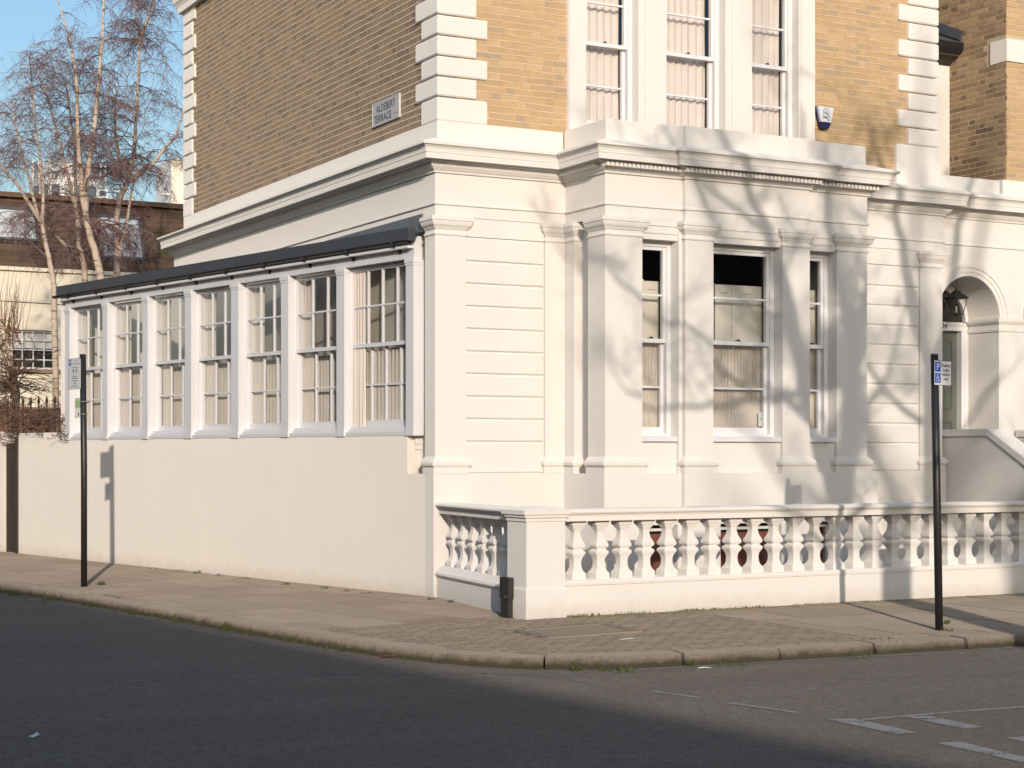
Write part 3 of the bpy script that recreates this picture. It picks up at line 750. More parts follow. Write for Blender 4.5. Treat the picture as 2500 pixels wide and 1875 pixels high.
# ---- brickwork
def brick_mesh(ln, seed, m, axis):
    rr = random.Random(seed); h, d = .0645, .05; j = lambda k: rr.uniform(-k, k); c = .004
    v = [(-ln/2,0),(ln/2,0),(ln/2,h),(-ln/2,h)]
    P = []
    for (u, z) in v: P.append((u+j(.002), .02, z+j(.002)))
    for (u, z) in v: P.append((u*(1-.012)+j(.002), 0+j(.0015), h/2+(z-h/2)*.90+j(.002)))
    f = [(4,5,6,7),(0,1,5,4),(1,2,6,5),(2,3,7,6),(3,0,4,7)]
    if axis == 'X':     # plane facing -X: u runs along -Y
        P = [(y, -u, z) for u, y, z in P]
    mb = MB(); mb.add(P, f); return mb.mesh('brick', m)
def courses(z0, z1): 
    z = z0; r = []
    while z < z1: r.append(z); z += .0736
    return r
def lay(u0, u1, row, gap=.010):
    # Flemish bond between u0 and u1: returns (start, length)
    r = []; u = u0-(.17 if row % 2 else 0)+random.uniform(-.02, .02); k = 0
    while u < u1:
        ln = .215 if k % 2 == 0 else .1025
        a, b = max(u, u0), min(u+ln, u1)
        if b-a > .03: r.append((a, b-a))
        u += ln+gap; k += 1
    return r
class Bricks:
    def __init__(s, parent, m, axis, plane, mortar, bead, limit):
        s.p, s.m, s.axis, s.plane, s.mortar, s.bead = parent, m, axis, plane, mortar, bead
        s.limit = limit; s.items = []; s.beads = MB()
        s.meshes = {k: [brick_mesh(k, q+int(k*1000), m, axis) for q in range(4)] for k in (.215, .1025)}
    def add(s, u0, u1f, z0, z1, vis=99, u0f=None, holes=()):
        for i, z in enumerate(courses(z0, z1)):
            a = u0f(z) if u0f else u0; b = u1f(z) if callable(u1f) else u1f
            for st, ln in lay(a, b, i, .015 if s.axis == 'X' else .011):
                if any(h[0] < st+ln and st < h[1] and h[2] < z+.066 and z < h[3] for h in holes): continue
                s.items.append((st, ln, z, z < vis))
            if s.bead and not holes: s.bead_line(a, b, z-.0055)
    def bead_line(s, a, b, z):
        bh_ = .0105 if s.axis == 'X' else .0075; n = max(2, int((b-a)/.22)); zz = [z+random.uniform(-.004, .004) for _ in range(n+1)]; vs = []
        for i in range(n+1):
            u = a+(b-a)*i/n
            for o, dz in ((.006,-bh_),(-.004,-bh_*.75),(-.0055,bh_*.65),(.006,bh_)):
                vs.append(s.co(u, o, zz[i]+dz))
        fs = [(i*4+j,(i+1)*4+j,(i+1)*4+j+1,i*4+j+1) for i in range(n) for j in range(3)]
        if s.axis == 'X': fs = [f[::-1] for f in fs]
        s.beads.add(vs, fs)
    def co(s, u, o, z): return (u, s.plane+o, z) if s.axis == 'Y' else (s.plane+o, u, z)
    def done(s, quota=None):
        objs = [i for i in s.items if i[3]]; rest = [i for i in s.items if not i[3]]
        q = s.limit if quota is None else quota
        rest += objs[q:]; objs = objs[:q]
        for st, ln, z, _ in objs:
            k = .215 if ln > .12 else .1025; me = random.choice(s.meshes[k]); e = random.uniform(-.0015, .0015)
            o = place(me, 'brick', s.p, s.co(st+ln/2, e, z+.0005))
            if abs(ln-k) > .004: o.scale = (ln/k, 1, 1) if s.axis == 'Y' else (1, ln/k, 1)
        mb = MB()
        for st, ln, z, _ in rest:
            k = .215 if ln > .12 else .1025; me = random.choice(s.meshes[k]); e = random.uniform(-.0015, .0015); sx = ln/k
            c = s.co(st+ln/2, e, z+.0005)
            vs = [(v.co.x*(sx if s.axis == 'Y' else 1)+c[0], v.co.y*(1 if s.axis == 'Y' else sx)+c[1], v.co.z+c[2]) for v in me.vertices]
            mb.add(vs, [tuple(p.vertices) for p in me.polygons])
        if rest: tag(mb.build('brickwork', s.m, s.p), kind='stuff')
        if s.beads.v: tag(s.beads.build('mortar_joint', s.bead, s.p), kind='stuff')
        return len(objs)
def qfront(z):
    if z < 5.455: return .672
    i = int((z+.03-5.455)/.2238); return .672 if i % 2 == 1 else .537
def qside(z):
    if z < 5.455: return .457
    i = int((z+.03-5.455)/.2238); return .457 if i % 2 == 1 else .607
def qright(z):
    if z < 5.47: return 6.523
    i = int((z+.03-5.49)/.2236); return 6.728 if i % 2 == 0 else 6.571
def qfar(z):
    i = int((z+.03-5.455)/.2238)+1 if z > 5.43 else 0
    return 8.535 if i % 2 == 0 else 8.405
for a, b in ((.3,1.75),(5.15,7.1)): MB().box(a,b,.085,.30,5.0 if a < 1 else 4.98,8.4).build('front_mortar_bed', 'mortar_front', house)
MB().box(.0825,.30,.3,8.9,5.0,8.4).build('side_mortar_bed', 'mortar_side', house)
B = Bricks(house, 'brick_front', 'Y', .08, 'mortar_front', 'bead_front', 300)
B.add(0, 1.703, 5.200, 8.38, 6.62, u0f=qfront); B.add(5.222, qright, 5.005, 8.38, 7.42)
nfront = B.done(300)
B = Bricks(house, 'brick_side', 'X', .08, 'mortar_side', 'bead_side', 300)
B.add(0, qfar, 5.200, 8.38, 0, u0f=qside); B.done(0)
# eaves band, roof and hidden walls
MB().sweep([(-.1,8.34),(.03,8.34),(.04,8.42),(.06,8.46),(.09,8.50),(.10,8.56),(.15,8.60),(.17,8.68),(.17,8.72),(-.1,8.75)], [(7.2,9.0),(0.02,9.0),(.02,.02),(7.25,.02),(7.25,9.0)], False).build('eaves_cornice', 'cream', house)
mb = MB(); mb.box(.1,7.2,.1,8.9,8.70,8.78); mb.box(.3,7.1,.35,8.9,4.25,4.30); mb.build('roof', 'slate', house)
mb = MB(); mb.box(.3,7.2,8.85,9.2,-.2,8.7); mb.box(6.95,7.235,.36,8.85,-.2,8.7); mb.build('rear_wall', 'cream', house)

# ------------------------------------------------------------------ entrance link with the arched doorway (shared by the two houses)
porch = thing('entrance_porch', 'cream stucco link with a round-arched porch and sage green door', 'porch')
LY = .10
arches = [(7.79, .54), (9.45, .54)]
SPR = 3.33
mb = MB()
xs = [HR-.02, 7.25, 8.33, 8.91, 9.99, 11.5]
for x0, x1 in ((8.33,8.91),(9.99,11.5)): mb.box(x0,x1,LY,.67,-.25,SPR)
for cx, r in arches:
    N = 28; pts = [(cx-r*math.cos(math.pi*i/N), SPR+r*math.sin(math.pi*i/N)) for i in range(N+1)]
    for (xa, za), (xb, zb) in zip(pts, pts[1:]):
        mb.add([(xa,LY,za),(xb,LY,zb),(xb,LY,4.16),(xa,LY,4.16)], [(0,1,2,3)])
        mb.add([(xa,LY,za),(xb,LY,zb),(xb,.75,zb),(xa,.75,za)], [(3,2,1,0)])
for x0, x1 in ((8.33,8.91),(9.99,11.5)): mb.add([(x0,LY,SPR),(x1,LY,SPR),(x1,LY,4.16),(x0,LY,4.16)], [(0,1,2,3)])
mb.build('porch_wall', 'cream', porch)
ENP = [(HR-.02,LY),(11.5,LY)]
MB().sweep([(-.12,4.14),(-.004,4.14),(-.004,4.258),(.016,4.266),(.016,4.288),(0,4.296),(0,4.607),(.018,4.609),(.022,4.628),(.04,4.640),(.07,4.668),(.088,4.700),(.092,4.712),(.125,4.716),(.128,4.728),(.165,4.731),(.170,4.722),(.205,4.724),(.208,4.786),(.214,4.789),(.215,4.812),(.222,4.836),(.243,4.857),(.268,4.867),(.270,4.890),(-.03,4.995),(-.12,4.995)], ENP).build('porch_cornice', 'cream', porch)
mb = MB(); mb.box(7.235,8.36,LY+.02,.6,4.95,5.165); mb.box(8.40,11.5,LY+.0,.6,4.95,5.18); mb.build('porch_parapet', 'cream', porch)
for cx, r in arches:
    mb = MB(); N = 28
    for ra, rb, pr in ((r+.002, r+.055, .018), (r+.055, r+.11, .028), (r+.11, r+.165, .042)):
        for i in range(N):
            a, b = math.pi*i/N, math.pi*(i+1)/N
            P = lambda rr, an, y: (cx-rr*math.cos(an), y, SPR+rr*math.sin(an))
            vs = [P(ra,a,LY-pr),P(ra,b,LY-pr),P(rb,b,LY-pr),P(rb,a,LY-pr),P(ra,a,LY+.01),P(ra,b,LY+.01),P(rb,b,LY+.01),P(rb,a,LY+.01)]
            mb.add(vs, [(0,3,2,1),(4,5,1,0),(3,7,6,2)])
    mb.build('archivolt', 'cream', porch)
IMP = [(0,3.168),(.018,3.172),(.02,3.21),(.012,3.214),(.012,3.262),(.022,3.266),(.05,3.300),(.055,3.345),(0,3.352)]
MB().sweep(IMP, [(8.33,.66),(8.33,LY),(8.91,LY),(8.91,.66)]).build('impost_moulding', 'cream', porch)
MB().sweep(IMP, [(9.99,.66),(9.99,LY),(11.5,LY)]).build('impost_moulding', 'cream', porch)
# door
DY = .67
mb = MB(); mb.wall(7.2,8.36,.8,4.2,DY,DY+.25,[(7.36,8.24,.95,3.27)]); dw = mb
dw.build('door_wall', 'cream', porch)
mb = MB(); mb.box(7.36,7.42,DY-.03,DY+.12,.95,3.22); mb.box(8.18,8.24,DY-.03,DY+.12,.95,3.22); mb.box(7.36,8.24,DY-.035,DY+.12,3.2,3.30); mb.box(8.245,8.29,DY-.02,DY,.95,3.22); mb.box(7.36,8.24,DY-.05,DY-.034,3.27,3.31); fr = mb.build('door_frame', 'timber', porch)
mb = MB(); mb.box(7.42,8.18,DY+.06,DY+.10,.95,3.2); dr = mb.build('front_door', 'door', porch)
for x0, x1, z0, z1 in ((7.50,7.76,1.15,2.0),(7.84,8.10,1.15,2.0),(7.50,7.76,2.15,3.08),(7.84,8.10,2.15,3.08)):
    mb = MB()
    for a, b, c, d in ((x0,x1,z0,z0+.025),(x0,x1,z1-.025,z1),(x0,x0+.025,z0+.025,z1-.025),(x1-.025,x1,z0+.025,z1-.025)): mb.box(a,b,DY+.045,DY+.061,c,d)
    mb.build('door_moulding', 'door', dr)
MB().wall(8.88,10.05,.6,4.2,DY,DY+.25,[(9.02,9.88,.95,3.27)]).build('door_wall', 'cream', porch)
MB().box(9.02,9.88,DY+.06,DY+.10,.95,3.27).build('front_door', 'door', porch); MB().box(8.36,11.5,.11,DY,.6,.949).build('porch_floor', 'flag', porch)
N = 20; mb = MB(); c0 = (7.80, 3.32); vs = [(c0[0]-.42*math.cos(math.pi*i/N), DY-.006, c0[1]+.42*math.sin(math.pi*i/N)) for i in range(N+1)]
vs2 = [(x, y+.03, z) for x, y, z in vs]; mb.add(vs+vs2, [tuple(range(N,-1,-1)), tuple(range(N+1,2*N+2))]); fl = mb.build('fanlight', 'farglass', porch)
fl.data.materials.clear(); fl.data.materials.append(M_['glass'])
mb = MB(); mb.add([(x, DY-.004, z) for x, _, z in vs], [tuple(range(N,-1,-1))]); mb.build('fanlight_dark', 'room', porch)
mb = MB()
for i in range(N):
    a, b = math.pi*i/N, math.pi*(i+1)/N
    P = lambda rr, an, y: (c0[0]-rr*math.cos(an), y, c0[1]+rr*math.sin(an))
    for ra, rb, pr in ((.42,.465,.06),(.465,.50,.035)):
        vs = [P(ra,a,DY-pr),P(ra,b,DY-pr),P(rb,b,DY-pr),P(rb,a,DY-pr),P(ra,a,DY),P(ra,b,DY),P(rb,b,DY),P(rb,a,DY)]; mb.add(vs, [(0,3,2,1),(4,5,1,0),(3,7,6,2)])
mb.build('fanlight_frame', 'timber', porch)
text('24', 'door_number', .07, 'blackw', fr, (7.86,DY-.052,3.225), (1,0,0), (0,0,1))
mb = MB(); mb.box(7.25,8.36,.0,DY,.6,.95); mb.build('porch_floor', 'flag', porch)
for i in range(5): MB().box(7.56,8.60,-.30*(i+1),-.30*i-.002,-.1,.95-.17*(i+1)).build('porch_step', 'flag', porch)
# link upper storey set back, eaves and slates
mb = MB(); mb.box(7.24,8.555,1.274,1.5,5.0,7.02); mb.build('upper_wall', 'cream', porch)
mb = MB(); mb.sweep([(0,6.93),(.02,6.93),(.10,6.985),(.20,7.02),(.20,7.04),(0,7.04)], [(7.0,1.27),(8.54,1.27)]); mb.build('eaves_soffit', 'gate', porch)
mb = MB(); mb.sweep([(.12,7.03),(.18,7.03),(.25,7.06),(.28,7.11),(.28,7.19),(.22,7.20),(.12,7.20)], [(7.0,1.27),(8.545,1.27)]); mb.build('gutter', 'black', porch)
for i in range(7):
    ya, za = 1.0+.14*i, 7.19+.062*i
    for j in range(6):
        x0 = 7.0+.26*j+(.13 if i % 2 else 0); x1 = min(x0+.252, 8.50)
        if x1-x0 < .04: continue
        mb = MB(); mb.add([(x0,ya,za+.012),(x1,ya,za+.012),(x1,ya+.19,za+.09),(x0,ya+.19,za+.09),(x0,ya,za),(x1,ya,za),(x1,ya+.19,za+.078),(x0,ya+.19,za+.078)], [(0,1,2,3),(4,5,1,0),(5,6,2,1),(7,4,0,3)]); mb.build('roof_slate', 'slate', porch)
mb = MB(); mb.add([(8.545,1.02,7.17),(8.545,1.02,7.36),(8.545,2.0,7.82),(8.545,2.0,7.60),(8.49,1.02,7.235),(8.49,2.0,7.66)], [(1,0,3,2),(0,1,4),(4,1,2,5),(0,4,5,3)]); mb.build('lead_flashing', 'lead', porch)
mb = MB(); mb.tube([(7.42,1.22,7.05),(7.42,1.22,6.9),(7.47,1.24,6.8),(7.47,1.24,5.0)], .035, 8); mb.build('hopper_pipe', 'cream', porch, True)

# lantern in the porch
lan = thing('porch_lantern', 'black hanging lantern with clear glass in the arched porch', 'lantern', (7.86,.40,3.40))
def frus(mb, r0, r1, z0, z1):
    v = [(q[0]*r0,q[1]*r0,z0) for q in ((-1,-1),(1,-1),(1,1),(-1,1))]+[(q[0]*r1,q[1]*r1,z1) for q in ((-1,-1),(1,-1),(1,1),(-1,1))]
    mb.add(v, [(3,2,1,0),(4,5,6,7)]+[(i,(i+1)%4,(i+1)%4+4,i+4) for i in range(4)])
mb = MB(); frus(mb,.10,.125,.20,.215); frus(mb,.12,.05,.215,.275); frus(mb,.045,.04,.275,.30); frus(mb,.02,.012,.30,.33); mb.build('lantern_roof', 'blackw', lan)
mb = MB()
for a, b in ((-1,-1),(1,-1),(1,1),(-1,1)): mb.tube([(a*.065,b*.065,0),(a*.10,b*.10,.2)], .006, 4)
frus(mb,.068,.07,-.008,.006); frus(mb,.02,.03,-.035,-.008); mb.build('lantern_frame', 'blackw', lan)
mb = MB(); v = [(q[0]*.063,q[1]*.063,.004) for q in ((-1,-1),(1,-1),(1,1),(-1,1))]+[(q[0]*.097,q[1]*.097,.2) for q in ((-1,-1),(1,-1),(1,1),(-1,1))]
mb.add(v, [(i,(i+1)%4,(i+1)%4+4,i+4) for i in range(4)]); mb.build('lantern_glass', 'glass', lan)
MB().tube([(0,0,.02),(0,0,.10)], .014, 8).build('lamp_holder', 'plate', lan)
mb = MB()
for i in range(7):
    z = .335+i*.022
    mb.tube([(.007*math.cos(a)*(i%2),.007*math.cos(a)*(1-i%2),z+.013*math.sin(a)) for a in [k*math.pi/3 for k in range(7)]], .0028, 4, False)
mb.tube([(0,0,.48),(0,0,.50)], .03, 8); mb.build('chain', 'blackw', lan)

# steps' side walls
for x0, x1, lab, lo in ((7.30,7.55,'cream stair side wall with a sloping coping beside the front door',-2.34), (8.62,8.85,'farther cream stair side wall partly hidden beyond the front door',-2.34)):
    o = thing('stair_side_wall', lab, 'wall', (0,0,0))
    def prof(mb, xa, xb, dz0, dz1, base=None):
        pts = [(.06,1.864),(-.78,1.864),(-2.34,.955)]
        for (ya, za), (yb_, zb) in zip(pts, pts[1:]):
            b0, b1 = (za+dz0, zb+dz0) if base is None else (base, base)
            mb.add([(xa,ya,b0),(xb,ya,b0),(xb,yb_,b1),(xa,yb_,b1),(xa,ya,za+dz1),(xb,ya,za+dz1),(xb,yb_,zb+dz1),(xa,yb_,zb+dz1)], [(0,4,7,3),(1,2,6,5),(4,5,6,7),(3,7,6,2),(0,1,5,4)])
    mb = MB(); prof(mb, x0, x1, 0, -.088, -.2); mb.build('wall_face', 'cream', o)
    mb = MB(); prof(mb, x0-.028, x1+.028, -.088, 0); mb.build('coping', 'cream', o)

# ------------------------------------------------------------------ brick neighbour
nb = thing('neighbour_house', 'mottled brown brick house beyond the porch with a white band', 'house')
NX = 8.56
MB().box(NX+.005,12,.205,9,4.9,9.2).build('mortar_bed', 'mortar_next', nb)
mb = MB(); mb.box(NX-.012,NX+.1,.19-.012,.486,6.785,7.085); mb.box(NX+.1005,12,.178,.30,6.785,7.085); mb.build('string_band', 'cream', nb)
hb = [(.1,.492,6.78,7.09)]
B2 = Bricks(nb, 'brick_next', 'X', NX, 'mortar_next', None, 300)
B2.add(.20, 2.2, 5.16, 9.1, 7.95, holes=hb); n2 = B2.done(215)
B3 = Bricks(nb, 'brick_next', 'Y', .20, 'mortar_next', None, 300)
B3.m = 'brick_next'; B3.meshes = {k: [brick_mesh(k, q+50, 'brick_front', 'Y') for q in range(4)] for k in (.215, .1025)}; B3.m = 'brick_front'
B3.add(NX, 10.6, 5.16, 9.1, 7.95, holes=[(NX-1,12,6.78,7.09)]); B3.done(85)

# ------------------------------------------------------------------ glazed side extension, built along its own angled line
EA = math.atan2(-.98058, .19612)
ext = thing('side_extension', 'white timber glazed side extension on a cream wall under a dark gutter', 'extension', (0,0,0), EA)
EM = Matrix.Rotation(EA, 4, 'Z')
def toE(x, y):
    v = EM.inverted() @ Vector((x, y, 0)); return (v.x, v.y)
POST = [(9.06,8.905),(7.844,7.69),(6.64,6.49),(5.46,5.29),(4.27,4.09),(3.088,2.924),(1.883,1.723),(.518,.375)]
mb = MB(); mb.wall(-9.07,-.02,-.25,1.752,.0,.24,[(-.505,.0,1.332,1.752)]); mb.build('low_wall', 'cream_low', ext)
mb = MB(); mb.box(-10.72,-9.0705,.0,.24,-.25,1.872); mb.build('garden_wall', 'cream_low', ext)
MB().box(-.50,-.485,.10,.235,1.60,1.66).box(-.50,-.47,.09,.235,1.661,1.75).build('wall_nib', 'cream', ext)
for a, b in POST:
    p = MB().box(-a,-b,-.012,.118 if a > 1 else .172,1.755,3.70).build('timber_post', 'timber', ext)
    mb = MB(); mb.box(-a-.012,-b+.012,-.026,.10,3.665,3.712); mb.box(-a-.006,-b+.006,-.019,.10,3.635,3.665); mb.build('post_cap', 'timber', p)
    MB().box(-a-.006,-b+.006,-.022,.10,1.753,1.83).build('post_base', 'timber', p)
elabs = []
for i in range(7):
    a, b = POST[i][1], POST[i+1][0]
    x0, x1 = -a+.002, -b-.002
    nv = 4 if i == 6 else 3
    w = sash_window(ext, x0, x1, 1.835, 3.69, .075, 2.80, [3.25], [2.345], nv, jw=.010, st=.022, br=.07, bar=.0100, latch=False)
    mb = MB(); mb.box(x0,x1,.018,.20,1.755,1.800); mb.box(x0,x1,-.006,.017,1.755,1.800); mb.box(x0,x1,.03,.20,1.8005,1.836); mb.build('window_sill', 'timber', w)
MB().box(-9.06,-.376,-.004,.10,3.712,3.955).build('fascia_board', 'timber', ext)
MB().box(-9.06,-.376,-.088,-.0045,3.818,3.846).build('soffit_strip', 'timber', ext)
mb = MB(); mb.box(-9.12,-.33,-.122,-.02,3.892,4.034); mb.box(-9.12,-9.07,-.02,.4,3.892,4.034)
fa = mb.build('lead_fascia', 'lead', ext)
mb = MB(); N = 8; prof = [(-.085-.042*math.cos(math.pi*i/N), 3.902-.036*math.sin(math.pi*i/N)) for i in range(N+1)]
vs = []; xsx = [-9.26, -.36]
for x in xsx: vs += [(x, y, z) for y, z in prof] + [(x, -.085-.036*math.cos(math.pi*(N-i)/N), 3.902-.030*math.sin(math.pi*(N-i)/N)) for i in range(N+1)]
k = 2*N+2; mb.add(vs, [(j, (j+1) % k, k+(j+1) % k, k+j) for j in range(k)]+[tuple(range(k-1,-1,-1)), tuple(range(k,2*k))])
mb.build('gutter', 'black', ext)
bm_ = MB(); bm_.tube([(0,.0,3.815),(0,-.02,3.805),(0,-.06,3.82),(0,-.10,3.845),(0,-.134,3.878),(0,-.134,3.905)], .009, 6); bm_.box(-.012,.012,-.025,.0,3.775,3.83)
brm = bm_.mesh('gutter_bracket', 'black', True)
for i in range(10): place(brm, 'gutter_bracket', ext, (-.62-.905*i, -.004, 0))
# roof of the extension and the lead flashing against the house
A0, A1 = toE(.0, .25), toE(.0, 9.0)
mb = MB(); mb.prism([(-9.10,-.02),(-.30,-.02),(-1.90,.30),(-9.08,.30)], 3.93, 4.0); mb.build('flat_roof', 'slate', ext)
mb = MB(); mb.prism([(-9.08,.3005),(-1.90,.3005),(A1[0],A1[1]+.02)], 3.985, 3.995); mb.build('added_fill_rooflight', 'glass', ext)  # unseen glazing, added to let fill light into the dark room
mb = MB(); mb.prism([toE(-.012,.30),toE(.02,.30),toE(.02,8.9),toE(-.012,8.9)], 4.0, 4.195); mb.build('lead_flashing', 'lead_rough', ext)
mb = MB(); mb.prism([(-9.05,.1),(-.53,.1),toE(.08,.56),(A1[0],A1[1])], -.2, 1.70); mb.build('room_floor', 'roomlight', ext)
mb = MB(); mb.prism([toE(-1.78,8.99),toE(.0,8.99),toE(.0,9.08),toE(-1.80,9.08)], 1.7, 3.95); mb.build('end_wall', 'cream', ext)
mb = MB(); mb.prism([toE(.085,.50),toE(.04,.50),toE(.04,8.9),toE(.085,8.9)], 1.7, 3.93); mb.build('room_back_wall', 'roomlight', ext)
ecl = ['first, by the house corner', 'second from the house corner', 'third from the house corner', 'fourth, middle of the row', 'third from the far garden end', 'second from the far garden end', 'last, by the parking sign']
for i in range(7):
    a, b = POST[i][1], POST[i+1][0]; x0, x1 = -a+.03, -b-.03; j = 6-i
    where = ecl[j]
    inset = .30 if i < 6 else .20
    curtain(x0+.02, x1-.0, 1.80, 2.74, inset-.02, .018, .07, 'cream half curtain behind the extension window '+where.replace(',', '')+'', 'net', 'half curtains in the side extension', frame=EM, seed=40+i)
    curtain(x0-.02, x0+.22, 1.80, 3.66, inset-.085, .020, .06, 'narrow cream side curtain behind the extension window '+where.replace(',', ''), 'net', 'side curtains in the extension', frame=EM, seed=60+i)

# timber gate post and gate at the end of the garden wall
g = thing('garden_gate', 'dark weathered timber gate beside the end of the cream wall', 'gate', (0,0,0), EA)
mb = MB(); mb.box(-10.80,-10.7205,-.03,.20,-.15,1.80); mb.build('gate_post', 'gate', g)
for i in range(5): MB().box(-11.32+.105*i,-11.32+.105*i+.099,.06+.004*(i%2),.10,-.02,1.72).build('gate_board', 'gate', g)
mb = MB(); mb.box(-12.9,-11.33,.0,.24,-.25,1.90)
fw = mb.build('garden_wall', 'cream_low'); fw.matrix_world = EM; tag(fw, 'white garden wall at the picture edge beyond the dark gate', 'wall')

# ------------------------------------------------------------------ balustrade
bal = thing('balustrade', 'cream stucco balustrade with square balusters and a corner pier', 'balustrade')
mb = MB(); mb.sweep([(-.30,-.25),(-.012,-.25),(-.012,.285),(0,.292),(.004,.318),(-.008,.336),(-.30,.338)], [(.0795,-2.66),(9.2,-2.66)]); mb.build('plinth', 'cream', bal)
RAIL = [(-.15,.905),(0,.905),(0,.958),(.012,.964),(.012,.972),(.035,.978),(.046,.992),(.042,1.008),(.02,1.018),(-.15,1.024)]
def rail_pair(a, b):
    m = MB(); m.sweep(RAIL, [a, b]); m.sweep(RAIL, [b, a]); return m
m = MB(); m.sweep([(o, z) for o, z in RAIL], [(.0795,-2.625),(9.2,-2.625)]); m.sweep(RAIL, [(9.2,-2.335),(.0795,-2.335)]); m.build('handrail', 'cream', bal)
BPROF = [(.077,.336),(.077,.392),(.072,.40),(.054,.422),(.044,.455),(.041,.50),(.045,.535),(.057,.562),(.070,.582),(.073,.598),(.066,.611),(.058,.617),(.050,.621),(.050,.634),(.057,.638),(.066,.645),(.072,.662),(.067,.682),(.055,.705),(.043,.735),(.036,.775),(.037,.812),(.045,.822),(.057,.836),(.060,.848),(.066,.856),(.076,.862),(.077,.906)]
bmesh_ = MB(); bmesh_.square_turn(0, 0, BPROF); balm = bmesh_.mesh('baluster', 'cream', True)
x = .299
for i in range(33): place(balm, 'baluster', bal, (x, -2.48, 0)); x += .2645
mb = MB(); mb.box(-.342,.079,-2.66,-2.284,.285,.91); mb.sweep([(0,-.25),(.012,-.25),(.012,.262),(.008,.275),(0,.29)], [(-.342,-2.284),(-.342,-2.66),(.079,-2.66),(.079,-2.284)]); mb.sweep([(0,.908),(.012,.914),(.012,.938),(.03,.952),(.03,.974),(.0,.975)], [(-.342,-2.284),(-.342,-2.66),(.079,-2.66),(.079,-2.284)])
pier = mb.build('pier', 'cream', bal)
mb = MB(); mb.sweep([(0,.975),(.045,.977),(.048,1.020),(.0,1.034)], [(-.342,-2.284),(-.342,-2.66),(.079,-2.66),(.079,-2.284)], True)
c = (-.1315,-2.472,1.058); mb.add([(-.342,-2.284,1.034),(-.342,-2.66,1.034),(.079,-2.66,1.034),(.079,-2.284,1.034),c], [(0,1,4),(1,2,4),(2,3,4),(3,0,4)]); mb.build('pier_cap', 'cream', pier)
# short return to the house corner
ang = math.atan2(-2.30+.03, -.29)
SA, SB = (-.006,-.04), (-.30,-2.284)
mb = MB(); mb.sweep([(-.30,-.25),(-.010,-.25),(-.010,.222),(.004,.228),(.016,.25),(.008,.275),(-.01,.290),(-.06,.336),(-.30,.338)], [SA, SB]); mb.build('plinth', 'cream', bal)
m = MB(); m.sweep([(o-.035, z) for o, z in RAIL], [SA, SB]); m.sweep([(o-.035, z) for o, z in RAIL], [(SB[0]+.36,SB[1]), (SA[0]+.36,SA[1])]); m.build('handrail', 'cream', bal)
for i in range(7):
    yy = -.22-.318*i; xx = SA[0]+(SB[0]-SA[0])*(yy-SA[1])/(SB[1]-SA[1])+.165
    place(balm, 'baluster', bal, (xx, yy, 0), (0, 0, math.radians(-7.4)))

# ------------------------------------------------------------------ street furniture
# stub of a dark metal post at the pier
o = thing('metal_stub', 'short dark rusted metal stub post against the balustrade pier', 'post', (-.405,-2.37,0), math.radians(3))
MB().box(-.020,.032,-.075,.065,-.05,.29).build('stub_shaft', 'blackw', o)
mb = MB(); mb.box(-.026,.036,-.085,.072,.17,.375); mb.build('stub_head', 'blackw', o)
mb = MB(); mb.tube([(-.027,-.045,.19),(-.036,-.045,.19)], .013, 8); mb.tube([(-.027,-.06,.21),(-.031,-.06,.21)], .005, 6); mb.build('lock', 'steel', o)

def sticks(mb, pts, r, o, u, w, d=.003):
    o = Vector(o); u = Vector(u).normalized(); w = Vector(w).normalized(); n = u.cross(w)
    for (a0,b0),(a1,b1) in zip(pts, pts[1:]):
        dx, dy = a1-a0, b1-b0; l = math.hypot(dx, dy) or 1; px, py = -dy/l*r, dx/l*r
        ex, ey = dx/l*r, dy/l*r
        v = [(a0-ex+px,b0-ey+py),(a0-ex-px,b0-ey-py),(a1+ex-px,b1+ey-py),(a1+ex+px,b1+ey+py)]
        mb.add([o+u*a+w*b+n*d for a, b in v], [(0,1,2,3)])
# right-hand sign
sp = thing('parking_sign_post', 'black steel post with a blue and white disabled bay sign', 'sign post', (2.569,-5.064,-.04))
lean = Vector((-.040,.018,0))
mb = MB(); H = 2.47
mb.tube([Vector((0,0,-.1))-lean*.05, lean*.5+Vector((0,0,H/2)), lean+Vector((0,0,H))], .035, 14); mb.build('post', 'pole', sp, True)
mb = MB(); mb.tube([lean+Vector((0,0,H-.005)), lean+Vector((0,0,H+.02))], [.038,.032], 14); mb.build('post_cap', 'black', sp, True)
u = Vector((.968,.249,0)); w = Vector((0,0,1)); nrm = u.cross(w)
so = lean*.95+Vector((.0,0,2.318))-u*0+nrm*.055+u*.045
mb = MB(); quadbox(mb, so, u, w, -.135,.135,-.1085,.1085,-.003,.0); pl = mb.build('sign_plate', 'plate', sp)
mb = MB()
for a0,a1,b0,b1 in ((-.138,.138,.1085,.1125),(-.138,.138,-.1125,-.1085),(-.139,-.135,-.1125,.1125),(.135,.139,-.1125,.1125)): quadbox(mb, so, u, w, a0,a1,b0,b1,-.004,.002)
mb.build('sign_border', 'ink', pl)
mb = MB(); quadbox(mb, so, u, w, -.124,-.036,.010,.098,.0005,.0015); quadbox(mb, so, u, w, -.124,-.036,-.090,-.002,.0005,.0015); mb.build('blue_panel', 'blue', pl)
text('P', 'lettering', .060, 'white', pl, so+u*-.079+w*.024+nrm*.0022, u, w, .001, .042)
mb = MB(); po = so+u*-.080+w*-.046
R = .021
arc = [(-.002+R*math.cos(a), -.012+R*math.sin(a)) for a in [math.radians(100+i*16) for i in range(17)]]
sticks(mb, arc, .0032, po, u, w, .0025)
sticks(mb, [(-.004,.020),(-.002,-.001),(.012,-.002),(.019,-.024),(.026,-.022)], .0035, po, u, w, .0025); sticks(mb, [(-.003,.010),(.011,.010)], .003, po, u, w, .0025)
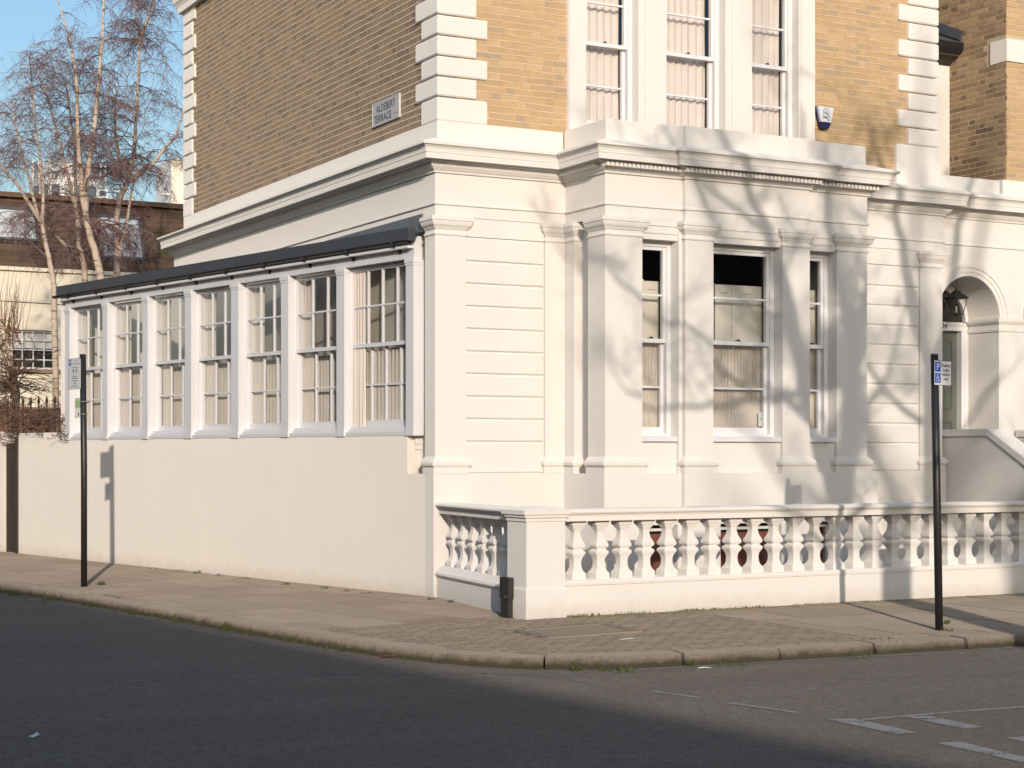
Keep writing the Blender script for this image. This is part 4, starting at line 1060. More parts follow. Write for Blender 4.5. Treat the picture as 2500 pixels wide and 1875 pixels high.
sticks(mb, [(-.004,.030),(-.004,.0315)], .0055, po, u, w, .0025); mb.build('wheelchair_symbol', 'white', pl)
for i, tx in enumerate(('Disabled', 'badge', 'holders', 'only')): text(tx, 'lettering', .027, 'ink', pl, so+u*.049+w*(.056-.040*i)+nrm*.001, u, w, .001, (.142,.096,.122,.070)[i])
mb = MB(); quadbox(mb, so, u, w, -.06,.0,.05,.06,-.03,-.003); quadbox(mb, so, u, w, -.06,.0,-.06,-.05,-.03,-.003); mb.build('sign_clip', 'steel', sp)
# left-hand sign
sp = thing('parking_sign_post', 'black steel post with a tall pale grey parking permit plate', 'sign post', (-2.856,3.70,-.03))
mb = MB(); H = 2.76
mb.tube([(0,0,-.1),(0,0,1.4),(-.012,.01,H)], .037, 14); mb.build('post', 'pole', sp, True)
MB().tube([(-.012,.01,H-.005),(-.012,.01,H+.012)], [.039,.034], 14).build('post_cap', 'black', sp, True)
u = Vector((.33,-.944,0)); nrm = u.cross(w); so = Vector((-.012,.01,2.537))+nrm*.055-u*.085
mb = MB(); quadbox(mb, so, u, w, -.128,.128,-.18,.18,-.003,0); pl = mb.build('sign_plate', 'grey_plate', sp)
mb = MB()
for a0,a1,b0,b1 in ((-.131,.131,.18,.184),(-.131,.131,-.184,-.18),(-.132,-.128,-.184,.184),(.128,.132,-.184,.184)): quadbox(mb, so, u, w, a0,a1,b0,b1,-.004,.002)
mb.build('sign_border', 'ink', pl)
mb = MB(); quadbox(mb, so, u, w, -.122,-.074,.102,.168,.0005,.0015); mb.build('blue_panel', 'blue', pl)
text('P', 'lettering', .046, 'white', pl, so+u*-.098+w*.112+nrm*.0022, u, w, .001, .026)
for tx, du_, dw, h in (('Mon - Fri',.028,.148,.014),('8.30 am - 5.30 pm',.028,.116,.0135),('Permit holders',0,.070,.013),('or',0,-.005,.012),('Pay by phone',0,-.034,.013),('0207 005 0055',0,-.060,.0135),('parking location',0,-.086,.012),('60772',0,-.120,.014),('Max stay 4 hours',0,-.152,.013)):
    text(tx, 'lettering', h, 'ink', pl, so+u*du_+w*dw+nrm*.001, u, w, .001)
mb = MB()
for a in (-.032,.032): quadbox(mb, so, u, w, a-.014,a+.014,.018,.052,.0005,.0015)
mb.build('zone_box', 'ink', pl)
text('A', 'lettering', .018, 'white', pl, so+u*-.032+w*.027+nrm*.0022, u, w, .001); text('B', 'lettering', .018, 'white', pl, so+u*.032+w*.027+nrm*.0022, u, w, .001)
mb = MB(); quadbox(mb, so, u, w, .05,.11,.08,.09,-.03,-.003); quadbox(mb, so, u, w, .05,.11,-.09,-.08,-.03,-.003); mb.build('sign_clip', 'steel', sp)
# notice strapped to the same post
nt = thing('street_notice', 'small white and green notice strapped to the parking post', 'notice', (-2.856,3.70,-.03))
so = Vector((0,0,2.13))+nrm*.02-u*.103
mb = MB(); quadbox(mb, so, u, w, -.062,.062,-.12,.12,-.002,0); nb_ = mb.build('notice_board', 'plate', nt)
mb = MB(); quadbox(mb, so, u, w, -.055,.055,.005,.095,.0005,.0012); mb.build('green_panel', 'green', nb_)
mb = MB(); quadbox(mb, so, u, w, -.05,-.035,-.10,-.09,.0005,.0012); quadbox(mb, so, u, w, .01,.03,-.095,-.06,.0005,.0012); quadbox(mb, so, u, w, -.045,.045,.104,.110,.0005,.0012); mb.build('small_print', 'ink', nb_)
for dz in (.075,-.075):
    mb = MB(); mb.tube([Vector((0,0,2.13+dz))+Vector((math.cos(a)*.042,math.sin(a)*.042,0)) for a in [k*math.pi/6 for k in range(13)]], .006, 5, False); mb.build('cable_tie', 'coverframe', nt, True)

# nameplate and alarm on the house
np_ = thing('street_nameplate', 'white street nameplate with black capitals on the brick side wall', 'nameplate', (0,0,0))
u = Vector((0,-1,0)); so = Vector((.058,1.425,5.533))
mb = MB(); quadbox(mb, so, u, w, -.368,.368,-.132,.132,-.02,0); pb = mb.build('name_board', 'plate_old', np_)
mb = MB()
for a0,a1,b0,b1 in ((-.376,.376,.132,.138),(-.376,.376,-.138,-.132),(-.376,-.368,-.132,.132),(.368,.376,-.132,.132)): quadbox(mb, so, u, w, a0,a1,b0,b1,-.02,.004)
mb.build('board_rim', 'steel', pb); bpy.data.objects['board_rim'].data.materials[0] = M_['grey_plate']
nn = u.cross(w)
text('ALDEBERT', 'lettering', .088, 'ink', pb, so+u*.0+w*.010+nn*.001, u, w, .001, .53)
text('TERRACE', 'lettering', .088, 'ink', pb, so-u*.085+w*-.108+nn*.001, u, w, .001, .49)
text('S W 8', 'lettering', .022, 'greygreen', pb, so+u*.27+w*-.085+nn*.001, u, w, .001, .11)
al = thing('alarm_box', 'white and navy tapered burglar alarm box on the yellow brick', 'alarm box', (5.36,.07,5.70))
def taper(mb, zt, zb, wt, wb, y0, yt, yb_):
    v = [(-wt,yt,zt),(wt,yt,zt),(wb,yb_,zb),(-wb,yb_,zb),(-wt*1.0,y0,zt),(wt*1.0,y0,zt),(wb,y0,zb),(-wb,y0,zb)]
    mb.add(v, [(0,3,2,1),(4,5,6,7),(0,1,5,4),(3,7,6,2),(0,4,7,3),(1,2,6,5)])
mb = MB(); taper(mb, .138, -.135, .135, .058, .0, -.035, -.035); mb.build('back_plate', 'navy', al)
mb = MB(); taper(mb, .130, -.055, .122, .076, -.036, -.075, -.075); ac = mb.build('cover', 'alarmgrey', al)
mb = MB(); taper(mb, -.056, -.130, .078, .054, -.036, -.075, -.065); mb.build('lower_cover', 'navy', al)
mb = MB(); ring = [(.0+.048*math.cos(a), .055+.052*math.sin(a)) for a in [k*math.pi/9 for k in range(19)]]
sticks(mb, ring, .0035, (0,-.0765,0), (1,0,0), (0,0,1), .0); sticks(mb, [(-.025,.05),(-.005,.075),(.0,.045),(.018,.03),(.02,.06)], .005, (0,-.0768,0), (1,0,0), (0,0,1), 0); sticks(mb, [(-.05,.0),(.02,-.005),(.03,-.03),(.045,-.035)], .005, (0,-.0768,0), (1,0,0), (0,0,1), 0); sticks(mb, [(.062,.02),(.055,-.01)], .004, (0,-.0768,0), (1,0,0), (0,0,1), 0)
mb.build('emblem', 'navy', ac)

# ------------------------------------------------------------------ trees
def bez(p, q, n, wob, rr):
    p, q = Vector(p), Vector(q); pts = [p]
    for i in range(1, n+1):
        k = i/n; pts.append(p.lerp(q, k)+Vector((rr.uniform(-wob,wob),rr.uniform(-wob,wob),rr.uniform(-wob,wob)))*(1 if i < n else .5))
    return pts
def spray(mb, p, d, ln, r, lev, rr, droop):
    n = 4 if lev else 3; pts = [p.copy()]; dd = d.normalized(); q = p.copy()
    for i in range(n):
        dd = (dd+Vector((rr.uniform(-.35,.35),rr.uniform(-.35,.35),rr.uniform(-.25,.25)-droop*(i+1)/n))).normalized()
        q = q+dd*(ln/n); pts.append(q.copy())
    mb.tube(pts, [r*(1-.75*i/n) for i in range(n+1)], 3 if lev < 2 else 4, False)
    if lev:
        for i in range(1, n+1):
            for _ in range(rr.choice((1, 2, 2, 3)) if lev < 2 else rr.choice((2, 3))):
                a = rr.uniform(0, 6.28); side = Vector((math.cos(a), math.sin(a), rr.uniform(-.1,.7)))
                spray(mb, pts[i], (dd*.55+side*.75), ln*rr.uniform(.38,.62), max(r*.5, .0030), lev-1, rr, droop*1.15+.05)
def birch(label, stems, zs, seed, dens, reach=1.2, r=.075):
    rr = random.Random(seed)
    base = Vector(stems[0][0]); t = thing('birch_tree', label, 'tree', (base.x+.05, base.y, -.06), 0, 'bare birches behind the side extension')
    loc = t.location.copy()
    tm = MB(); cm = MB()
    for si, st in enumerate(stems):
        pts = [Vector(p)-loc for p in st]
        if si == 0: pts = [Vector((0,0,-.1)), Vector(((pts[0].x)*.5,0,pts[0].z*.5))]+pts
        rb = r*(1 if si == 0 else .62); n = len(pts)
        rad = [max(.012, rb*(1-.82*i/(n-1))) for i in range(n)]
        sm = []; sr = []
        for i in range(n-1):
            for k in range(3):
                f = k/3; sm.append(pts[i].lerp(pts[i+1], f)+Vector((rr.uniform(-.012,.012),rr.uniform(-.012,.012),0))); sr.append(rad[i]*(1-f)+rad[i+1]*f)
        sm.append(pts[-1]); sr.append(rad[-1])
        tm.tube(sm, sr, 7)
        for i, p in enumerate(sm):
            if p.z+loc.z < zs: continue
            hi = min(1, max(0, (p.z+loc.z-6.6)/1.6))
            for _ in range(dens+1):
                if rr.random() > .17+.42*hi: continue
                a = rr.uniform(0, 6.28)
                d = Vector((math.cos(a), math.sin(a)*.8, rr.uniform(.05,1.1)))
                spray(cm, p, d, reach*rr.uniform(.5,1.15), max(.009, sr[i]*.33), 2, rr, rr.uniform(.25,.7))
    tm.build('trunk', 'bark', t, True); tag(cm.build('crown', 'twig', t), kind='stuff')
    return t
birch('leaning bare birch farthest left behind the side extension', [[(-.13,16.3,4.58),(-.19,16.32,5.07),(-.24,16.35,5.39),(-.33,16.4,5.87),(-.42,16.45,6.1),(-.52,16.5,6.61),(-.63,16.57,7.09),(-.77,16.64,7.72),(-.86,16.69,8.22)],
    [(-.33,16.40,5.87),(-.30,16.5,6.5),(-.33,16.6,7.2),(-.45,16.6,8.0),(-.52,16.6,9.0)], [(-.36,16.4,5.95),(-.8,16.3,6.6),(-1.2,16.2,7.0),(-1.5,16.2,7.1)]], 5.2, 11, 2, 1.25, .07)
birch('pale bare birch with two crossing limbs, second from the left', [[(.94,17.99,4.6),(.91,18.01,5.11),(.86,18.03,5.51),(.8,18.07,5.71),(.78,18.08,6.1),(.75,18.09,6.43),(.72,18.11,7.09),(.73,18.1,7.67),(.67,18.14,8.25),(.56,18.2,9.08)],
    [(.82,18.05,5.6),(.47,17.9,5.75),(.22,17.85,5.98),(.03,17.92,6.15),(-.15,17.95,6.5)], [(.80,18.0,6.02),(.66,17.9,6.59),(.51,17.9,7.16),(.33,17.9,7.9),(.12,17.95,8.71),(-.20,18.05,9.5)]], 5.5, 12, 2, 1.15, .085)
birch('tall straight bare birch with a peach trunk, third from the left', [[(.98,16.83,4.35),(.92,16.86,5.01),(.79,16.93,5.6),(.69,16.99,6.03),(.64,17.01,6.26),(.67,17.0,6.85),(.74,16.96,7.42),(.82,16.92,8.06),(.87,16.89,8.87),(.94,16.85,9.68),(.96,16.84,10.32),(.99,16.84,11.0)],
    [(.69,16.99,6.03),(.59,17.04,6.61),(.52,17.08,7.82),(.48,17.1,9.03),(.38,17.16,9.76),(.16,17.27,10.5)]], 5.8, 13, 2, 1.05, .10)
birch('bare birch with a crooked forking trunk nearest the house', [[(1.74,18.69,4.69),(1.74,18.69,5.3),(1.76,18.68,5.83),(1.73,18.7,6.36),(1.79,18.66,6.81),(1.95,18.58,7.25),(1.97,18.56,7.42),(2.06,18.52,7.85),(2.1,18.49,8.7),(2.14,18.47,9.47),(2.16,18.46,10.15),(2.08,18.51,10.75),(2.05,18.5,11.4)],
    [(1.78,18.67,5.54),(1.86,18.63,6.06),(1.92,18.6,6.36),(1.99,18.56,6.82),(2.05,18.52,7.16),(2.15,18.5,7.6)], [(2.16,18.46,10.15),(2.25,18.42,10.45),(2.4,18.34,10.88),(2.49,18.28,11.35)], [(1.97,18.56,7.4),(1.75,18.6,7.75),(1.70,18.7,8.5),(1.74,18.7,9.2)], [(1.95,18.5,7.2),(2.4,18.3,7.6),(2.85,18.2,8.2),(3.1,18.1,9.0)]], 5.5, 14, 2, 1.1, .085)

# pollard with russet shoots and the dead creeper over the wall
rr = random.Random(5)
pt = thing('pollard_shrub', 'russet pollard shrub with upright shoots at the picture edge', 'shrub', (-1.92,11.75,0))
mb = MB(); mb.tube([(0,0,-.1),(.02,.0,1.6),(.05,0,2.55),(.0,0,2.9)], [.07,.06,.07,.05], 7); mb.build('trunk', 'limb', pt, True)
mb = MB()
for i in range(260):
    p = Vector((rr.gauss(-.10,.09), rr.gauss(0,.12), rr.uniform(2.55,3.7))); a = rr.uniform(0,6.28)
    q = [p]
    for k in range(3): q.append(q[-1]+Vector((math.cos(a+k*rr.uniform(.5,2))*.07,math.sin(a+k)*.07,rr.uniform(-.09,.07))))
    mb.tube(q, [.006,.005,.004,.002], 3, False)
for i in range(46):
    p = Vector((rr.gauss(-.06,.12), rr.gauss(0,.1), rr.uniform(3.3,3.7))); d = Vector((rr.uniform(-.2,.25),rr.uniform(-.2,.2),1)); l = rr.uniform(.4,1.1)
    mb.tube([p, p+d*l*.5+Vector((rr.uniform(-.03,.03),0,0)), p+d*l], [.006,.004,.002], 3, False)
tag(mb.build('shoots', 'russet', pt), kind='stuff')
mb = MB()
for i in range(60):
    p = Vector((rr.uniform(-.05,.12),rr.gauss(0,.1),rr.uniform(2.5,2.9))); spray(mb, p, Vector((rr.uniform(-1,1),rr.uniform(-.6,.6),rr.uniform(-.3,.6))), rr.uniform(.3,.7), .012, 1, rr, .1)
tag(mb.build('branches', 'limb', pt), kind='stuff')
cr = thing('dead_creeper', 'tangled dry brown creeper spilling over the end of the garden wall', 'creeper', (-1.9,10.7,0))
mb = MB()
for i in range(950):
    s_ = rr.uniform(8.95, 11.9); top = 2.30+.05*math.sin(s_*5)+.10*math.sin(s_*2.3); lo = 1.86 if s_ < 10.75 else 1.62
    if s_ < 9.35: lo = 1.75; top = 1.95+.9*(s_-8.95)
    y = rr.gauss(.12, .12); z = lo+(top-lo)*rr.random()**.8
    p0 = EM @ Vector((-s_, y, 0)); p = Vector((p0.x+1.9, p0.y-10.7, z)); a = rr.uniform(0, 6.28); q = [p]
    for k in range(4): q.append(q[-1]+Vector((math.cos(a+k*rr.uniform(.3,1.2))*.055, math.sin(a+k*rr.uniform(.3,1.2))*.055, rr.uniform(-.05,.04))))
    mb.tube(q, [.006,.006,.005,.004,.002], 3, False)
for i in range(26):
    s_ = rr.uniform(9.2, 11.9); p0 = EM @ Vector((-s_, rr.uniform(-.04,.1), 0)); p = Vector((p0.x+1.9, p0.y-10.7, rr.uniform(1.9,2.2)))
    spray(mb, p, Vector((rr.uniform(-.6,.6),rr.uniform(-.6,.2),rr.uniform(-.2,1))), rr.uniform(.2,.5), .007, 1, rr, .3)
tag(mb.build('stems', 'dead', cr), kind='stuff')
# iron railing behind the creeper
rl = thing('iron_railing', 'rusty iron railing with spiked finials behind the dry creeper', 'railing', (0,0,0), EA)
for i in range(11):
    x = -8.95-.29*i if i else -9.22
    mb = MB(); mb.tube([(x,.32,1.6),(x,.32,2.34)], .014, 6); mb.tube([(x,.32,2.34),(x,.32,2.36),(x,.32,2.40),(x,.32,2.46)], [.014,.028,.02,.003], 6); mb.build('railing_bar', 'iron', rl, True)
mb = MB(); mb.box(-12,-9.1,.31,.33,2.22,2.25); mb.build('railing_rail', 'iron', rl)

# ------------------------------------------------------------------ behind the garden
bh = thing('mews_house', 'cream rendered house with a russet mansard roof behind the birches', 'house')
BY = 25.5
mb = MB(); mb.wall(-14,7,-.2,6.0,BY,BY+.3,[(1.10,2.15,3.60,4.55)]); mb.build('front_wall', 'bgwall', bh)
mb = MB(); mb.box(6.7,7,BY+.301,BY+7,-.2,6); mb.box(-14,-13.7,BY+.301,BY+7,-.2,6); mb.box(-14,7,BY+7,BY+7.3,-.2,8); mb.build('side_walls', 'bgwall', bh)
mb = MB(); mb.box(-14,7,BY-.06,BY,-.2,2.68); mb.build('brick_base', 'brickred', bh)
mb = MB(); mb.box(-14.1,7.1,BY-.09,BY+.15,5.97,6.06); mb.build('eaves_band', 'bgwall', bh)
mb = MB(); mb.box(1.12,2.13,BY+.13,BY+.135,3.62,4.53)
f = MB(); z0, z1, x0, x1 = 3.60, 4.55, 1.10, 2.15
for a, b, c, d in ((x0,x0+.04,z0,z1),(x1-.04,x1,z0,z1),(x0,x1,z0,z0+.05),(x0,x1,z1-.04,z1)): f.box(a,b,BY+.10,BY+.16,c,d)
f = f.build('window', 'timber', bh)
for i in range(1,4): MB().box(x0+(x1-x0)*i/4-.014,x0+(x1-x0)*i/4+.014,BY+.105,BY+.14,z0+.05,z1-.04).build('glazing_bar', 'timber', f)
for i in range(1,4): MB().box(x0+.04,x1-.04,BY+.108,BY+.138,z0+(z1-z0)*i/4-.012,z0+(z1-z0)*i/4+.012).build('glazing_bar', 'timber', f)
for i in range(4):
    for j in range(4):
        MB().box(x0+(x1-x0)*i/4+.014,x0+(x1-x0)*(i+1)/4-.014,BY+.122,BY+.126,z0+(z1-z0)*j/4+.012,z0+(z1-z0)*(j+1)/4-.012).build('pane', 'glass', f)
MB().box(x0,x1,BY+.22,BY+.24,4.12,4.55).build('roller_blind', 'plate', f)
MB().box(x0-.1,x1+.1,BY+.5,BY+.55,3.4,4.7).build('window_back', 'room', f)
MB().box(x0-.1,x1+.09,BY-.09,BY+.1,3.51,3.60).build('window_sill', 'cover', f)
MB().box(2.20,2.42,BY-.03,BY,2.98,3.10).build('wall_vent', 'coverframe', bh)
# mansard slope: slates from 6.0 up to 7.95, leaning back .75 m
def ms(x, tt, o=0): return (x, BY+.05+.75*tt-o*.93, 6.06+1.80*tt+o*.36)
mb = MB(); mb.add([ms(-14,0),ms(7,0),ms(7,1),ms(-14,1)], [(0,1,2,3)]); mb.add([ms(-14,1),ms(7,1),(7,BY+7,7.9),(-14,BY+7,7.9)], [(0,1,2,3)]); mansard = mb.build('mansard_roof', 'shingle', bh)
sl_ = []
holes = [(.2,1.75,.40,.80),(3.38,4.36,.22,.78)]
st_ = MB(); cnt = 0
for r in range(13):
    t0 = r/13; t1 = (r+1)/13+.02
    x = -1.6-(.15 if r % 2 else 0)
    while x < 6.9:
        a, b = x, x+.292; x += .3
        if any(h[0]-.05 < b and a < h[1]+.05 and h[2]-.02 < t1 and t0 < h[3]+.02 for h in holes): continue
        o = random.uniform(.012,.02); mb = MB()
        mb.add([ms(a,t0,o),ms(b,t0,o),ms(b,t1,.004),ms(a,t1,.004),ms(a,t0,0),ms(b,t0,0)], [(0,1,2,3),(4,5,1,0)])
        if cnt < 290 and a > .2: mb.build('roof_slate', 'shingle', mansard); cnt += 1
        else: st_.add(mb.v, mb.f)
if st_.v: tag(st_.build('far_slates', 'shingle', mansard), kind='stuff')
mb = MB(); mb.box(-14.1,7.1,BY+.62,BY+1.1,7.84,7.96); mb.build('roof_edge', 'lead', bh); bpy.data.objects['roof_edge'].data.materials[0] = M_['shingle']
for h in holes:
    mb = MB()
    def q(a, b, t0, t1, o0, o1):
        mb.add([ms(a,t0,o1),ms(b,t0,o1),ms(b,t1,o1),ms(a,t1,o1),ms(a,t0,o0),ms(b,t0,o0),ms(b,t1,o0),ms(a,t1,o0)], [(0,1,2,3),(4,5,1,0),(5,6,2,1),(6,7,3,2),(7,4,0,3)])
    q(h[0]-.07,h[0],h[2]-.03,h[3]+.03,0,.07); q(h[1],h[1]+.07,h[2]-.03,h[3]+.03,0,.07); q(h[0],h[1],h[3],h[3]+.04,0,.07); q(h[0],h[1],h[2]-.03,h[2],0,.07)
    f = mb.build('roof_window', 'slate', bh); mb = MB(); q(h[0],h[1],h[2],h[3],.02,.045); mb.build('pane', 'skyglass', f)
    mb = MB(); q(h[0],h[1],h[2]-.075,h[2]-.035,0,.04); mb.build('apron_flashing', 'iron', f)

# far pale tower
tw = thing('round_tower', 'pale round apartment tower far off between the birches', 'tower', (44.5,192,0))
def cyl(mb, r, z0, z1, n=40, a0=0, a1=2*math.pi):
    vs = []
    for i in range(n+1):
        a = a0+(a1-a0)*i/n; vs += [(r*math.cos(a), r*math.sin(a), z0), (r*math.cos(a), r*math.sin(a), z1)]
    mb.add(vs, [(2*i,2*i+2,2*i+3,2*i+1) for i in range(n)])
mb = MB(); cyl(mb, 4.25, 0, 34.3); mb.add([(4.25*math.cos(2*math.pi*i/40),4.25*math.sin(2*math.pi*i/40),34.3) for i in range(40)], [tuple(range(40))]); mb.build('tower_wall', 'towerwall', tw)
mb = MB()
for k in range(2): cyl(mb, 4.1+.01*k, 34.3, 36.2)
mb.build('roof_screen', 'towerglass', tw)
for i in range(16):
    a = 2*math.pi*i/16; mb = MB(); mb.box(-.09,.09,-.09,.09,34.3,36.5); o = mb.build('screen_post', 'towerwall', tw); o.location = (4.3*math.cos(a), 4.3*math.sin(a), 0)
for fl_ in range(4):
    for k in range(9):
        a = math.radians(-165+k*20+(4 if fl_ % 2 else 0)); z = 32.0-2.3*fl_
        mb = MB(); mb.box(-.5,.5,-.12,.02,z,z+1.45); o = mb.build('window', 'farglass', tw); o.location = (4.25*math.cos(a), 4.25*math.sin(a), 0); o.rotation_euler = (0,0,a+math.pi/2)
for fl_ in range(3):
    z = 31.6-2.3*fl_; mb = MB(); cyl(mb, 4.35, z-.25, z); mb.build('floor_band', 'towerwall', tw)
lw = thing('balcony_block', 'low glassy balcony block at the right foot of the round tower', 'building', (48.2,185,0))
MB().box(-2.0,2.0,0,4,0,31.9).build('block_wall', 'towerglass', lw)
for i in range(5): MB().box(-2.05+i*1.0,-1.93+i*1.0,-.15,-.001,29,32.6).build('balcony_post', 'towerwall', lw)
MB().box(-2.05,2.07,-.2,-.151,32.5,32.65).build('balcony_rail', 'towerwall', lw)
wb = thing('white_block', 'white ribbed building edge far off beside the white quoins', 'building', (53.4,178,0))
MB().box(-.6,4.0,0,6,0,35.8).build('block_wall', 'towerwall', wb)
for i in range(12): MB().box(-.6+.16*i,-.53+.16*i,-.06,-.001,30,35.8).build('wall_rib', 'bgwall', wb)
MB().box(-1.6,-.61,.5,1,31.6,31.75).build('roof_ledge', 'towerwall', wb)
mb = MB()
for i in range(9): mb.tube([(-1.55+.11*i,.6,31.75),(-1.55+.11*i,.6,33.0)], .025, 4)
mb.tube([(-1.6,.6,33.0),(-.6,.6,33.0)], .03, 4); mb.build('roof_railing', 'towerglass', wb)

# telephone wire
mb = MB(); pw = []
for i in range(17):
    k = i/16; pw.append((-6+18*k, 21.0-2*k, 5.05-.20*k-.7*math.sin(math.pi*k)*.35))
mb.tube(pw, .009, 4); tag(mb.build('telephone_wire', 'iron'), 'thin dark telephone wire crossing in front of the cream mews house', 'wire')

# ------------------------------------------------------------------ weeds, moss, litter
rr = random.Random(9)
def blades(mb, x, y, z, n, h, spread):
    for _ in range(n):
        a = rr.uniform(0, 6.28); r = rr.random()**.5*spread; bx, by = x+math.cos(a)*r, y+math.sin(a)*r
        l = h*rr.uniform(.4,1.1); a2 = rr.uniform(0,6.28); w_ = rr.uniform(.002,.0045); bend = rr.uniform(.3,1.1)*l
        dx, dy = math.cos(a2), math.sin(a2)
        mb.add([(bx-dy*w_,by+dx*w_,z),(bx+dy*w_,by-dx*w_,z),(bx+dx*bend*.4+dy*w_*.7,by+dy*bend*.4-dx*w_*.7,z+l*.7),(bx+dx*bend*.4-dy*w_*.7,by+dy*bend*.4+dx*w_*.7,z+l*.7),(bx+dx*bend,by+dy*bend,z+l)], [(0,1,2,3),(3,2,4)])
mb = MB()
for (x, y, z, n, h, sp) in [(-3.56,4.10,-.14,60,.07,.10),(-3.36,3.13,-.14,80,.08,.16),(-3.14,2.19,-.14,50,.07,.12),(-2.98,.95,-.14,60,.07,.12),(-2.84,0,-.14,50,.06,.12),(-2.68,-1.07,-.14,150,.10,.14),(-2.60,-1.50,-.14,80,.06,.15),(-2.50,-2.29,-.14,90,.06,.13),(-2.36,-2.98,-.14,90,.07,.10),(-2.17,-4.02,-.14,50,.06,.08),(-2.62,3.80,-.03,60,.06,.05),(-1.34,5.90,-.01,25,.03,.08),(-1.13,5.34,-.01,30,.035,.10),(-1.08,4.85,-.01,40,.05,.06),(-.97,4.30,-.01,30,.03,.10),(-.84,3.66,-.01,30,.035,.10),(-.76,2.49,-.01,40,.04,.06),(-.60,1.69,-.01,30,.04,.05),(-.52,1.22,-.01,30,.03,.08),(-.45,.82,-.01,30,.03,.08),(-.20,-.31,-.01,30,.04,.04),(-.14,-.68,-.01,35,.045,.04),
        (-1.35,-5.28,-.14,40,.05,.05),(-1.05,-5.42,-.14,120,.042,.16),(-.40,-5.48,-.14,40,.06,.03),(-.05,-5.52,-.14,70,.04,.15),(1.1,-5.62,-.14,40,.05,.2),(2.62,-5.10,-.04,60,.03,.07),(2.95,-4.75,-.02,25,.05,.03),(1.6,-5.40,-.04,40,.02,.2)]:
    blades(mb, x, y, z, n, h, sp)
for i in range(700):                                         # thin weed line along the gutter
    k = rr.uniform(.16, .62)*L[-1]*.55+L[2]*.5; A, Bp = along(min(k, L[-1]-1)); d = Vector((A[0]-Bp[0],A[1]-Bp[1])).normalized()
    blades(mb, A[0]+d.x*.03, A[1]+d.y*.03, ROADZ, 1, .045, .03)
tag(mb.build('weeds', 'weed'), 'green weeds growing in the gutter and at the foot of the walls', kind='stuff')
mb = MB()
for i in range(1500):
    x = .10+rr.random()**1.1*5.2
    if math.sin(x*9)+math.sin(x*3.7+1)+rr.gauss(0,.8) < -.2: continue
    blades(mb, x, -2.672-abs(rr.gauss(0,.010)), -.02, 1, .052*(1-.5*min(1,x/5.2)), .01)
for i in range(900):
    x = rr.uniform(.1, 6.5); blades(mb, x, -2.70-abs(rr.gauss(0,.05)), -.012, 1, .018, .02)
tag(mb.build('moss', 'moss'), 'olive moss fringe at the foot of the balustrade', kind='stuff')
mb = MB()
for i in range(150):
    k = rr.uniform(L[2], L[-2]*.75); A, Bp = along(k); d = Vector((A[0]-Bp[0],A[1]-Bp[1])).normalized(); p = Vector((A[0]+d.x*rr.uniform(.02,.10),A[1]+d.y*rr.uniform(.02,.10),ROADZ+.006)); a = rr.uniform(0,6.28); s_ = rr.uniform(.006,.018)
    mb.add([p+Vector((math.cos(a)*s_,math.sin(a)*s_,rr.uniform(0,.008))),p+Vector((math.cos(a+1.8)*s_*.6,math.sin(a+1.8)*s_*.6,rr.uniform(0,.01))),p-Vector((math.cos(a)*s_,math.sin(a)*s_,0)),p+Vector((math.cos(a-1.8)*s_*.6,math.sin(a-1.8)*s_*.6,rr.uniform(0,.01)))], [(0,1,2,3)])
for i in range(520):
    x, y = rr.uniform(-7,5), rr.uniform(-11,5.2)
    if kdist(x, y) < .1: continue
    inside = (x > -2 and y > -5.2)
    z = (pz(x,y)+.004) if inside else ROADZ+.004
    if inside and (y > -2.8): continue
    if not inside and x > -2.2 and y > -5.5: continue
    s_ = rr.uniform(.003,.009); a = rr.uniform(0,6.28)
    mb.add([(x+math.cos(a+k*2.1)*s_*rr.uniform(.6,1.6),y+math.sin(a+k*2.1)*s_*.8,z+rr.uniform(0,.004)) for k in range(3)], [(0,1,2)])
tag(mb.build('litter_specks', 'leaf'), 'tiny leaf scraps and grit on the road and pavement', kind='stuff')
def scrap(name, pts, m, label, cat, z, th=.004):
    mb = MB(); n = len(pts); vs = [(x, y, z+th+h) for x, y, h in pts]+[(x, y, z+h) for x, y, h in pts]
    mb.add(vs, [tuple(range(n)), tuple(range(2*n-1,n-1,-1))]+[(i,(i+1)%n,(i+1)%n+n,i+n) for i in range(n)][::1]); return tag(mb.build(name, m), label, cat)
scrap('paper_scrap', [(-5.835,-6.43,.004),(-5.81,-6.46,.0),(-5.785,-6.465,.018),(-5.765,-6.435,.006),(-5.78,-6.405,.02),(-5.81,-6.40,.0)], 'paper', 'crumpled white paper scrap lying on the shaded road', 'litter', ROADZ+.001)
scrap('paper_strip', [(-.40,-4.40,.0),(-.30,-4.42,.004),(-.25,-4.40,.0),(-.26,-4.37,.004),(-.33,-4.38,.002)], 'paper', 'small white paper strip on the small paving blocks', 'litter', -.028)
scrap('paper_strip', [(-.43,-5.60,.0),(-.37,-5.63,.004),(-.32,-5.63,.0),(-.38,-5.60,.006)], 'paper', 'white paper sliver in the gutter below the kerb', 'litter', ROADZ+.001)
scrap('dead_leaf', [(-2.36,-3.74,.0),(-2.30,-3.83,.012),(-2.22,-3.86,.02),(-2.21,-3.79,.004),(-2.28,-3.74,.015)], 'leaf', 'brown dead leaf in the gutter at the corner', 'leaf', ROADZ+.004)
scrap('paper_scrap', [(-1.00,4.42,.0),(-.93,4.40,.02),(-.90,4.47,.0),(-.95,4.52,.012),(-1.02,4.50,.004)], 'paper', 'pale crumpled paper at the foot of the cream side wall', 'litter', -.006)

